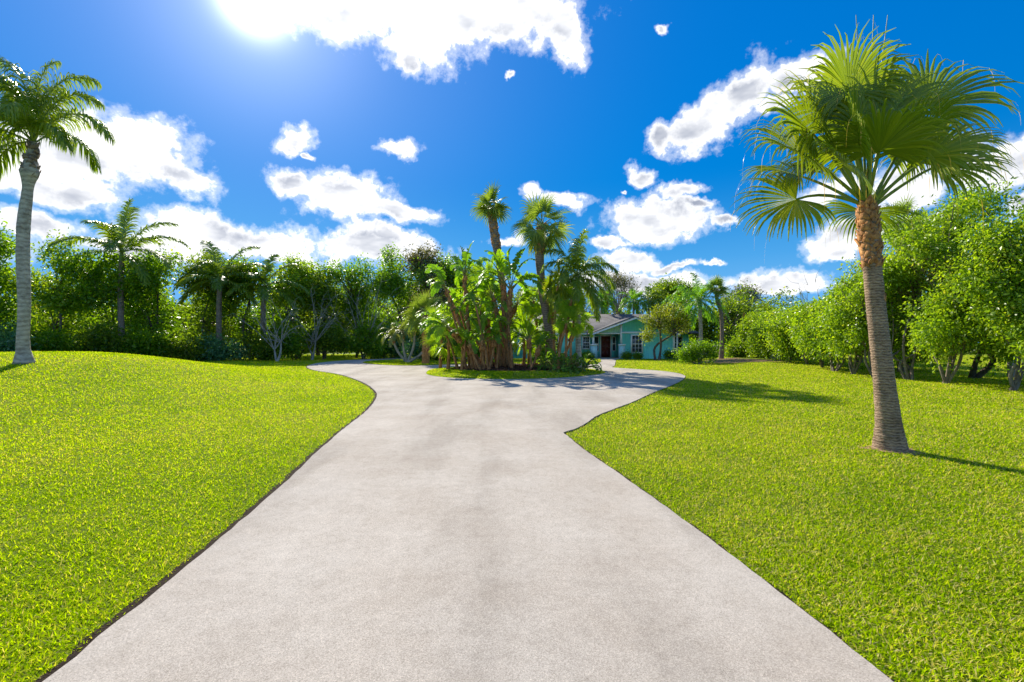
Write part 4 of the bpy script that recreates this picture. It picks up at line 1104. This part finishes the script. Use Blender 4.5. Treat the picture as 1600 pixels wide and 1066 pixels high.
# ---- plants of the strip behind the left branch of the drive
def strip_plants():
    z0 = .045
    Y = 31.2; bx = (665 - CX) * Y / F
    fan_palm('cabbage_palm', 'cabbage palm with reddish booted trunk on the strip left of the island', 'palm tree', (bx, Y, z0), [np.array([bx, Y, z0 - .03]), at(666, 525, Y), at(662, 490, Y)],
             [.26, .25, .27, .25], M['boot'], M['sabal'], 24, 1.05, .75, el=(85, -35), nseg=24, g=.24, boot=(60, .24, .15), fuse=.4)
    Y = 33.0; b = np.array([(636.5 - CX) * Y / F, Y, z0])
    t = thing('date_palm', 'pygmy date palm with four slim leaning trunks on the strip left of the island', 'palm tree', tuple(b))
    for (px, py, dx) in ((613, 528, -.1), (630, 520, 0.02), (648, 512, .08), (674, 532, .15)):
        top = at(px, py, Y + dx); path = [b - Z * .04, (b + top) / 2 + np.array([(.18 if px > 640 else -.12), 0, -.15]), top]
        P = spline(path, 16); mb = MB(); tube(mb, P, np.linspace(.10, .075, 16), 8, wob=.04); tr = mb.build('trunk', M['palebark'], t, smooth=True, origin=b)
        mb = MB(); tube(mb, spline([P[-4], P[-2], top + Z * .15], 6), np.array([.09, .12, .14, .13, .11, .06]), 8); mb.build('leaf_base', M['boot'], tr, smooth=True, origin=b)
        for k in range(18):
            az = k * 2.4; el = math.radians(80 - 95 * (k / 17) ** .9)
            mb = MB(); rb = MB()
            pinnate(mb, rb, top + Z * .15, sph(az, el), rng.uniform(1.0, 1.3), n=30, ll=.26, lw=.03, g=.26, hang=.5, plumose=.12, r0=.3 + .5 * rng.uniform(), rach=.012)
            rb.build('rachis', M['stalk'], mb.build('frond', M['datepalm'], t, origin=b), origin=b)
    # low shade bushes and bright bushes behind the island
    R = np.random.RandomState(11)
    for k, (px, Y, hh, mt, lab) in enumerate(((690, 37, 1.5, 'oak', 'low dark shrub behind the strip left of the island'), (600, 42.5, 1.3, 'oak', 'low dark shrub behind the pygmy date palm'), (655, 39, 1.4, 'teal', 'dark shrub between the date palm and the cabbage palm trunk'),
                                       (735, 36, 2.4, 'ficus', 'green shrub behind the left end of the island'), (775, 37, 2.8, 'ficus', 'green shrub behind the middle of the island'),
                                       (700, 40, 3.4, 'lime', 'tall bright shrub behind the island clump at left'), (836, 36, 2.6, 'lime', 'bright shrub behind the curved cabbage palm'))):
        x = (px - CX) * Y / F
        lob = [(x + R.uniform(-.9, .9), Y + R.uniform(-.5, .5), hh * R.uniform(.25, .8), R.uniform(.6, 1.0), .7, R.uniform(.4, .7) * hh / 2) for _ in range(5)]
        tree('shrub', lab, 'shrub', (x, Y, 0.04), [(x - .2, Y, .5), (x + .2, Y, .6)], lob, M[mt], M['bark'], ncl=90, per=34, ll=.20, lw=.11, rcl=.22, r0=.04, rf=.03, nl=12, shell=.3)
strip_plants()

# ------------------------------------------------------------------ house
def win(parent, x0, x1, z0, z1, y, cols, rows, fw=.10):
    mb = MB()
    box(mb, x0 - fw, x0, y - .05, y + .06, z0 - fw, z1 + fw); box(mb, x1, x1 + fw, y - .05, y + .06, z0 - fw, z1 + fw)
    box(mb, x0, x1, y - .05, y + .06, z1, z1 + fw); box(mb, x0, x1, y - .07, y + .06, z0 - fw, z0)
    zc = (z0 + z1) / 2
    box(mb, x0, x1, y - .02, y + .02, zc - .03, zc + .03)
    for i in range(1, cols):
        xx = x0 + (x1 - x0) * i / cols; box(mb, xx - .014, xx + .014, y - .012, y + .012, z0, zc - .03); box(mb, xx - .014, xx + .014, y - .012, y + .012, zc + .03, z1)
    for j in range(1, rows):
        if j * 2 == rows: continue
        zz = z0 + (z1 - z0) * j / rows
        for i in range(cols):
            a = x0 + (x1 - x0) * i / cols + (.014 if i else 0); b = x0 + (x1 - x0) * (i + 1) / cols - (.014 if i < cols - 1 else 0)
            box(mb, a, b, y - .010, y + .010, zz - .014, zz + .014)
    w = mb.build('window', M['white'], parent)
    mb = MB(); box(mb, x0 + .002, x1 - .002, y + .022, y + .034, z0 + .002, z1 - .002); mb.build('pane', M['glass'], w)

def prism(mb, poly, y0, y1):
    """polygon in x,z extruded along y"""
    n = len(poly); v = [(p[0], y0, p[1]) for p in poly] + [(p[0], y1, p[1]) for p in poly]
    tri = [list(t) for t in tessellate_polygon([[Vector((p[0], p[1], 0)) for p in poly]])]
    q = [(i, (i + 1) % n, (i + 1) % n + n, i + n) for i in range(n)]
    mb.add(v, q, tri + [[a + n for a in t[::-1]] for t in tri])

def house():
    # every number in metres in world space; the Empty stays at the origin of the front wall
    h = thing('house', 'single storey turquoise house with white trim and grey shingle roof', 'house', (0, 0, 0))
    YF, YM = 41.2, 42.6      # gabled front wall, main front wall
    B = MB
    # main block
    mb = B(); box(mb, 0, YM and 7.35, YM, YM + .2, 0, 2.35); box(mb, 0, .2, YM + .2, 51.6, 0, 2.35); box(mb, 0.2, 17.0, 51.4, 51.6, 0, 2.35); box(mb, 16.8, 17.0, YM + 1.2, 51.4, 0, 2.35)
    box(mb, 14.7, 16.8, YM + 1.2, YM + 1.4, 0, 2.35)
    mb.build('wall', M['siding'], h)
    mb = B(); box(mb, 5.95, 6.28, YM - .08, YM - .003, 0, 2.33); mb.build('pilaster', M['cream'], h)
    # gable wall, solid right part
    pk = (11.07, 3.78); el = (7.0, 2.26); er = (15.1, 2.26)
    zr = lambda x: pk[1] - abs(x - pk[0]) * (pk[1] - 2.26) / 4.05 - .10
    mb = B(); prism(mb, [(9.98, 0), (14.7, 0), (14.7, zr(14.7)), (pk[0], zr(pk[0])), (9.98, zr(9.98))], YF, YF + .2)
    box(mb, 14.5, 14.7, YF + .2, YM + 1.2, 0, 2.3); box(mb, 9.98, 10.12, YF + .2, 43.4, 0, 2.9)
    mb.build('gable_wall', M['siding'], h)
    # porch back wall and gable infill
    mb = B(); box(mb, 7.35, 8.38, 43.2, 43.4, 0, 2.35); box(mb, 9.42, 9.98, 43.2, 43.4, 0, 2.35); box(mb, 8.38, 9.42, 43.2, 43.4, 2.12, 2.35)
    mb.build('porch_wall', M['siding'], h)
    mb = B(); prism(mb, [(7.75, 2.36), (9.80, 2.36), (9.80, zr(9.80)), (7.75, zr(7.75))], YF + .06, YF + .16)
    mb.build('gable_infill', M['sidinggreen'], h)
    mb = B(); box(mb, 7.35, 9.98, YF + .18, 43.2, 2.32, 2.36); mb.build('porch_ceiling', M['sidinggreen'], h)
    # white trims
    mb = B()
    box(mb, 9.82, 9.975, YF - .03, YF + .20, 1.35, zr(9.9) - .01)       # corner post above its pedestal
    mb.build('porch_post', M['white'], h); mb = B()
    box(mb, 7.28, 7.46, YF - .02, YF + .18, 1.33, 2.24)
    mb.build('porch_post', M['white'], h)
    mb = B(); box(mb, 9.98, 14.56, YF - .025, YF - .003, 2.30, 2.46); box(mb, 14.56, 14.74, YF - .03, YF - .003, .0, 2.28); box(mb, 7.46, 9.82, YF + .0, YF + .18, 2.24, 2.355)
    mb.build('trim_board', M['white'], h)
    mb = B(); th = .17
    for s in (-1, 1):
        xe = el[0] if s < 0 else er[0]
        prism(mb, [(xe, 2.26), (pk[0], pk[1]), (pk[0], pk[1] - th), (xe, 2.26 - th)] if s < 0 else [(pk[0] + .001, pk[1]), (xe, 2.26), (xe, 2.26 - th), (pk[0] + .001, pk[1] - th)], YF - .5, YF - .46)
    box(mb, -.5, 6.9, YM - .54, YM - .50, 2.18, 2.36)
    mb.build('fascia', M['white'], h)
    # pedestals
    for (x0, x1) in ((7.12, 7.66), (9.62, 10.16)):
        mb = B(); box(mb, x0, x1, YF - .36, YF + .14 if x0 < 8 else YF - .035, 0.02, 1.22); o = mb.build('pedestal', M['paleblue'], h)
        mb = B(); box(mb, x0 - .05, x1 + .05, YF - .41, YF + .17 if x0 < 8 else YF - .034, 1.222, 1.33); mb.build('cap', M['white'], o)
    # entry door with side lights
    mb = B(); box(mb, 8.46, 9.34, 43.24, 43.29, .06, 2.08); d = mb.build('door', M['door'], h)
    mb = B()
    for (a, b) in ((8.54, 8.86), (8.94, 9.26)):
        for (z0, z1) in ((.2, .75), (.85, 1.35), (1.45, 1.95)):
            box(mb, a, b, 43.225, 43.238, z0, z1)
    mb.build('panel', M['door'], d)
    mb = B(); tube(mb, [(9.26, 43.22, 1.02), (9.26, 43.16, 1.02), (9.20, 43.14, 1.02), (9.12, 43.14, 1.02)], .014, 8, cap=True); mb.build('handle', M['metal'], d)
    mb = B(); box(mb, 8.36, 8.455, 43.14, 43.30, .04, 2.18); box(mb, 9.345, 9.44, 43.14, 43.30, .04, 2.18); box(mb, 8.455, 9.345, 43.14, 43.30, 2.085, 2.18); mb.build('door_frame', M['white'], h)
    win(h, 7.72, 8.18, .72, 2.0, 43.14, 1, 2, .06)
    win(h, 9.54, 9.80, .72, 2.0, 43.14, 1, 2, .05)
    mb = B(); box(mb, 7.3, 10.0, YF - .3, 43.15, -.05, .075); mb.build('porch_floor', M['concrete'], h)
    # windows
    win(h, 6.66, 7.20, 0.95, 1.98, YM - .06, 3, 4, .10)
    win(h, 10.86, 11.72, .62, 2.08, YF - .07, 3, 4, .12)
    win(h, 3.2, 4.3, .95, 1.98, YM - .06, 3, 4, .1)
    win(h, .9, 2.0, .95, 1.98, YM - .06, 3, 4, .1)
    win(h, 15.2, 16.3, .9, 2.0, YM + 1.14, 3, 4, .1)
    mb = B(); box(mb, 14.9, 15.02, YF - .02, YF + .1, 0, 2.2); mb.build('porch_post', M['white'], h)
    # roofs
    mb = B()
    ye, yr, ze, zr_ = YM - .52, 47.2, 2.38, 4.42
    def slab(a, b, c, d, t=.08):
        v = np.array([a, b, c, d], float); w = v - Z * t
        mb.add(np.vstack([v, w]), [(0, 1, 2, 3), (7, 6, 5, 4), (0, 4, 5, 1), (1, 5, 6, 2), (2, 6, 7, 3), (3, 7, 4, 0)])
    slab((-.5, ye, ze), (17.5, ye, ze), (14.2, yr, zr_), (3.2, yr, zr_))
    slab((17.5, 52, ze), (-.5, 52, ze), (3.2, yr, zr_ - .002), (14.2, yr, zr_ - .002))
    slab((-.5, 52, ze), (-.5, ye, ze - .003), (3.2, yr, zr_ - .004), (3.2, yr + .01, zr_ - .004))
    slab((17.5, ye, ze - .003), (17.5, 52, ze), (14.2, yr + .01, zr_ - .004), (14.2, yr, zr_ - .004))
    # gable roof planes
    yb = 46.0
    slab((el[0] - .02, YF - .46, el[1] + .03), (pk[0], YF - .46, pk[1] + .05), (pk[0], yb, pk[1] + .05), (el[0] - .02, 42.4, el[1] + .04), .10)
    slab((pk[0], YF - .46, pk[1] + .048), (er[0] + .02, YF - .46, er[1] + .03), (er[0] + .02, 42.4, er[1] + .04), (pk[0], yb, pk[1] + .048), .10)
    mb.build('roof', M['shingle'], h)
    # soffit
    mb = B(); box(mb, -.45, 6.9, YM - .50, YM - .002, 2.24, 2.28); mb.build('soffit', M['white'], h)
house()

# ---- trees and bushes round the house and along the right
def right_side():
    R = np.random.RandomState(21)
    g0 = lambda x, y: h1(x, y)
    # foundation shrubs at the house wall
    for k, (px, hh) in enumerate(((921, .55), (981, .55), (996, .5), (1046, .8), (1060, .6), (911, .5))):
        Y = 40.4; x = (px - CX) * Y / F
        lob = [(x + R.uniform(-.25, .25), Y + R.uniform(-.15, .15), hh * .5, .35, .3, hh * .42) for _ in range(3)]
        tree('shrub', ['low green shrub under the small left house window', 'low clipped shrub right of the right porch pedestal', 'low shrub under the big gable window', 'low shrub right of the leaning tree at the house wall', 'rightmost low shrub at the house wall', 'smallest shrub beside the island feather palm at the house wall'][k],
             'shrub', (x, Y, 0.0), [(x, Y, .25)], lob, M['ficus'], M['bark'], ncl=40, per=26, ll=.11, lw=.06, rcl=.12, r0=.03, rf=.02, nl=8, group='low shrubs along the house front', shell=.3)
    # leaning small tree before the house
    Y = 37.6; b = ((1026 - CX) * Y / F, Y, 0.0)
    forks = [at(1031, 512, Y), at(1052, 522, Y - .3)]
    lob = []
    for (px, py, a, bb) in ((1016, 497, 13, 12), (1030, 486, 16, 10), (1050, 492, 18, 14), (1066, 505, 14, 14), (1046, 512, 14, 9), (1012, 522, 13, 10), (1040, 500, 14, 10), (1022, 510, 12, 8)):
        c = at(px, py, Y); lob.append((c[0], c[1] + R.uniform(-.5, .3), c[2], a * Y / F, a * Y / F * .8, bb * Y / F))
    tree('small_tree', 'small yellow green tree with V shaped leaning trunk before the house gable', 'tree', b, forks, lob, M['olive'], M['bark'], ncl=125, per=46, ll=.15, lw=.085, rcl=.20, r0=.11, rf=.07, nl=40, shell=.3)
    # round bush right of the house
    Y = 32.0; x = (1092 - CX) * Y / F
    lob = [((px - CX) * Y / F, Y + R.uniform(-.4, .4), EYE - (py - HY) * Y / F, .75, .6, .48) for (px, py) in ((1075, 548), (1090, 543), (1102, 545), (1112, 546), (1086, 555), (1105, 556), (1074, 557))]
    tree('shrub', 'round many stemmed bush on the lawn right of the house', 'shrub', (x, Y, g0(x, Y)), [(x - .6, Y, .5), (x, Y, .55), (x + .5, Y, .6)], lob, M['ficus'], M['palebark'], ncl=120, per=40, ll=.14, lw=.07, rcl=.17, r0=.06, rf=.035, nl=30, shell=.3, extra_bare=6)
    # palms right of the house
    Y = 36.5; x = (1094 - CX) * Y / F; top = at(1093, 470, Y)
    feather_palm('feather_palm', 'bright green feather palm with grey trunk behind the round lawn bush', 'palm tree', (x, Y, 0), [np.array([x, Y, -.05]), np.array([x + .05, Y, 2.2]), top], [.19, .16, .14, .15], M['greybark'], M['brightpalm'],
                 22, 2.7, el=(84, -38), n=40, ll=.55, lw=.045, g=.2, hang=.9, plumose=.3, group='palms right of the house')
    Y = 36; x = (1127 - CX) * Y / F; top = at(1119, 452, Y)
    fan_palm('cabbage_palm', 'cabbage palm with tall curved grey trunk and small head right of the house', 'palm tree', (x, Y, g0(x, Y)), [np.array([x, Y, g0(x, Y) - .05]), at(1128, 510, Y), at(1126, 485, Y), at(1120, 466, Y), top],
             [.20, .15, .14, .15, .14], M['sabalbark'], M['sabal'], 18, .72, .40, el=(88, -20), nseg=20, g=.2, group='palms right of the house')
    for (px, py, Y, r_, lab) in ((990, 472, 52, 1.9, 'bright feather palm head showing above the house roof ridge at left'), (1014, 470, 53, 1.9, 'darker feather palm head showing above the gable behind the house'),
                                 (1072, 474, 44, 2.4, 'bright feather palm behind the yellow green tree'), (940, 470, 50, 1.6, 'feather palm head behind the left end of the shingle roof')):
        x = (px - CX) * Y / F; top = at(px, py, Y)
        if 'darker' in lab: mt = M['queen']
        else: mt = M['brightpalm']
        feather_palm('feather_palm', lab, 'palm tree', (x, Y, 0), [np.array([x, Y, -.05]), np.array([x, Y, top[2] * .5]), top], [.16, .13, .13], M['greybark'], mt, 18, r_ * 1.25, el=(80, -20), n=34, ll=.6, lw=.06, g=.28, hang=.7, plumose=.25, group='palms behind the house')
    # far trees
    far = [(962, 452, 58, 34, 30, 'greygreen', 'grey feathery tree behind the house at left'), (1062, 452, 60, 34, 16, 'oak', 'flat topped umbrella tree behind the bright palms'),
           (1180, 485, 54, 44, 38, 'oak', 'big dark round tree at the end of the right lawn'), (1135, 500, 50, 30, 40, 'oak', 'dark tree right behind the curved cabbage palm'),
           (1160, 462, 60, 28, 20, 'greygreen', 'greyish tree top left of the big dark round tree'), (905, 470, 55, 40, 34, 'greygreen', 'grey green tree behind the island feather palm'),
           (845, 478, 56, 40, 36, 'oak', 'dark tree far behind the curved cabbage palm trunk'), (780, 480, 56, 40, 36, 'oak', 'dark tree far behind the middle of the island'),
           (715, 478, 55, 40, 40, 'ficus', 'green tree far behind the left paddle leaved clump'), (1230, 515, 56, 30, 24, 'oak', 'dark tree behind the far end of the right hedge'), (1040, 478, 56, 30, 30, 'oak', 'dark tree behind the gable of the house'),
           (655, 462, 51, 36, 44, 'oak', 'dark tree behind the booted cabbage palm')]
    for (px, py, Y, a, bb, mt, lab) in far:
        c = at(px, py, Y); s = Y / F; lob = []
        for j in range(9):
            lob.append((c[0] + R.uniform(-.75, .75) * a * s, Y + R.uniform(-1.5, 1.5), c[2] + R.uniform(-.9, .55) * bb * s, a * s * R.uniform(.32, .5), a * s * .45, bb * s * R.uniform(.3, .5)))
        hz = max(c[2] - bb * s, 1.0)
        if bb < 20: lob = [(l[0], l[1], c[2] + R.uniform(-.3, .3), l[3], l[4], .5) for l in lob]
        elif 'umbrella' not in lab:
            for j in range(5): lob.append((c[0] + R.uniform(-.7, .7) * a * s, Y, R.uniform(.8, max(hz, 1.2)), a * s * .45, 1.2, 1.2))
        tree('broadleaf_tree', lab, 'tree', (c[0], Y, 0), [(c[0] - .3, Y, hz * .6), (c[0] + .4, Y, hz * .9)], lob, M[mt], M['bark'] if mt != 'greygreen' else M['palebark'], ncl=210, per=36, ll=.30, lw=.15 if mt != 'greygreen' else .09, rcl=.40, r0=.25, rf=.14, nl=50, shell=.4, extra_bare=14 if mt == 'greygreen' else 0,
             group='trees beyond the house')
    # bare tree over the hedge
    for (px, py, Y, s, nb, lab) in ((1268, 470, 40, 2.6, 16, 'sparse leafless tree above the far part of the right hedge'), (1570, 420, 20, 3.1, 26, 'pale leafless limbs rising behind the near end of the right hedge')):
        c = at(px, py, Y); b = np.array([c[0] + .3, Y, 0.]); mb = MB(); fk = [(b[0] - .2, Y, 1.8), (b[0] + .3, Y + .2, 2.4)]
        for f in fk: tube(mb, spline([b - Z * .1, (b + np.array(f)) / 2 + rng.normal(0, .05, 3), f], 7), np.linspace(.14, .08, 7), 7)
        bare_twigs(mb, fk, [(c[0], Y, c[2], s, 1.2, s * .6)], nb, .05)
        o = mb.build('bare_tree', M['palebark'], origin=b, smooth=True); o.location = b; tag(o, lab, 'bare tree')
    # hedge of multi-stemmed trees along the right
    row = [(15.35, 13.9, 5.5, 3), (15.4, 16.2, 6.7, 4), (15.6, 17.9, 6.2, 3), (15.5, 19.4, 5.1, 3), (16.0, 21.3, 4.3, 3), (16.4, 23.2, 3.9, 3),
           (17.3, 25.4, 3.6, 3), (17.8, 27.4, 3.6, 3), (18.0, 29.4, 3.3, 3), (18.8, 32.0, 3.2, 2), (19.6, 34.6, 3.6, 2), (20.2, 37.4, 3.9, 2)]
    for k, (x, y, hh, nf) in enumerate(row):
        z = g0(x, y); cb = 1.0 if k < 8 else .45; lob = []; nlb = 20 if k < 4 else 14
        for j in range(nlb):
            q = (j + .5) / nlb; zc = z + cb + .25 + q * (hh - cb - .6); w = (1.15 - .75 * max(q - .5, 0) * 1.4) * (1.0 if hh > 5 else .8)
            lob.append((x + R.uniform(-1.0, 1.3) * w, y + R.uniform(-1.0, 1.0) * w, zc, R.uniform(.55, .95), R.uniform(.55, .95), R.uniform(.35, .65)))
        forks = [(x + R.uniform(-.45, .45), y + R.uniform(-.4, .4), z + R.uniform(.9, 1.5)) for _ in range(nf)] + [(x + R.uniform(-.3, .5), y + R.uniform(-.3, .3), z + hh * .5)]
        near = k < 4
        tree('hedge_tree', f'{"nearest" if k == 0 else ORD[k] + " nearest"} many stemmed light green tree in the row along the right lawn', 'tree', (x, y, z), forks, lob, M['lime'], M['hedgebark'],
             ncl=430 if near else 290, per=58 if near else 46, ll=.125 if near else .15, lw=.062 if near else .08, rcl=.21, r0=.055, rf=.04, nl=80, group='row of trees along the right lawn', shell=.15, droop=.5, wild=.22, extra_bare=3)
    # second line behind, closing the gaps
    row2 = [(19.4, 15.5, 5.2), (19.8, 19.5, 4.2), (20.7, 24, 3.4), (22.2, 29, 3.2), (23.2, 34.5, 3.4), (23.5, 40, 3.8)]
    for k, (x, y, hh) in enumerate(row2):
        z = g0(x, y); lob = [(x + R.uniform(-1, 1), y + R.uniform(-1.8, 1.8), z + 1.3 + R.uniform(.0, .9) * (hh - 1.3), R.uniform(.8, 1.2), R.uniform(.9, 1.3), R.uniform(.6, .9)) for _ in range(10)]
        tree('hedge_tree', f'{"nearest" if k == 0 else ORD[k] + " nearest"} tree of the darker line behind the right hand row', 'tree', (x, y, z), [(x, y - .4, z + 1.4), (x, y + .4, z + 1.8)], lob, M['ficus'], M['bark'],
             ncl=200, per=40, ll=.18, lw=.10, rcl=.30, r0=.12, rf=.07, nl=30, group='darker trees behind the right hand row', shell=.3)
    # small palm top sticking out of the hedge
    Y = 22.5; x = (1408 - CX) * Y / F; top = at(1406, 350, Y)
    fan_palm('fan_palm', 'fan palm top peeking over the right hedge behind the near palm', 'palm tree', (x, Y, g0(x, Y)), [np.array([x, Y, g0(x, Y) - .05]), np.array([x, Y, 3.]), top], [.16, .13, .13], M['sabalbark'], M['sabal'], 14, .8, .6, el=(88, -10), nseg=22)
    # plumed and flowering plants at the far end
    for k, (px, Y, hh, mt, lab) in enumerate(((1165, 40, 2.8, 'lime', 'tall bushy shrub at the far left end of the right hand row'), (1190, 37.5, 3.1, 'lime', 'shrub with tan plumes at the far end of the right lawn'),
                                       (1155, 37.5, 1.7, 'lime', 'low shrub left of the bare earth patch'), (1205, 36.5, 2.6, 'olive', 'yellowish shrub above the bare earth patch'),)):
        x = (px - CX) * Y / F; z = g0(x, Y)
        lob = [(x + R.uniform(-1, 1), Y + R.uniform(-.6, .6), z + hh * R.uniform(.2, .85), R.uniform(.6, 1.0), .7, R.uniform(.4, .6)) for _ in range(6)]
        t = tree('shrub', lab, 'shrub', (x, Y, z), [(x - .3, Y, z + .6), (x + .3, Y, z + .7)], lob, M[mt], M['bark'], ncl=120, per=40, ll=.18, lw=.09, rcl=.22, r0=.05, rf=.03, nl=16, shell=.3)
        if 'plumes' in lab:
            mb = MB(); n = 60; C = np.column_stack([x + rng.uniform(-1.3, 1.3, n), Y + rng.uniform(-.6, .6, n), z + hh * rng.uniform(.75, 1.08, n)])
            for c in C:
                m = 24; P = c + rng.normal(0, .05, (m, 3)) + np.outer(np.linspace(0, .35, m), Z); leaves(mb, P, rng.standard_normal((m, 3)) * .5 + Z, .09, .03, rng.uniform(.4, 1, m))
            mb.build('plume', M['thatch'], t, origin=(x, Y, z))
    Y = 31.5; x = (1222 - CX) * Y / F; z = g0(x, Y)
    t = thing('flowering_shrub', 'low white flowering shrub beside the bare earth patch', 'shrub', (x, Y, z))
    C, P, D, r, L_, W_ = lobes_crown([(x, Y, z + .25, .6, .4, .25), (x + .4, Y, z + .2, .4, .4, .2)], 50, 24, .10, .06, .10, .3); ok = P[:, 2] > z + .01
    mb = MB(); leaves(mb, P[ok], D[ok], .10, .05, r[ok]); mb.build('foliage', M['ficus'], t, origin=(x, Y, z))
    mb = MB(); k = ok & (rng.uniform(0, 1, len(P)) < .35); leaves(mb, P[k] + Z * .05, D[k], .08, .07, r[k]); mb.build('blossom', M['flower'], t, origin=(x, Y, z))
right_side()
def far_wood():
    mb = MB(); n = 0
    R = np.random.RandomState(2)
    for k in range(120):
        a = math.radians(-62 + 124 * k / 119); rr = 78 + R.uniform(-4, 6); x, y = rr * math.sin(a), rr * math.cos(a); hh = R.uniform(4.5, 7.5)
        lob = [(x + R.uniform(-2, 2), y + R.uniform(-1, 1), hh * R.uniform(.12, .85), R.uniform(1.3, 2.2), 1.3, R.uniform(.8, 1.3)) for _ in range(6)]
        C, P, D, r, L_, W_ = lobes_crown(lob, 42, 20, .6, .36, .6, .3); leaves(mb, P, D, L_, W_, r)
    tag(mb.build('far_wood', M['oak']), 'continuous dark band of distant trees closing the view behind everything', 'woodland', kind='stuff')
far_wood()
print('objects', len(bpy.data.objects), 'polys', sum(len(m.polygons) for m in bpy.data.meshes))
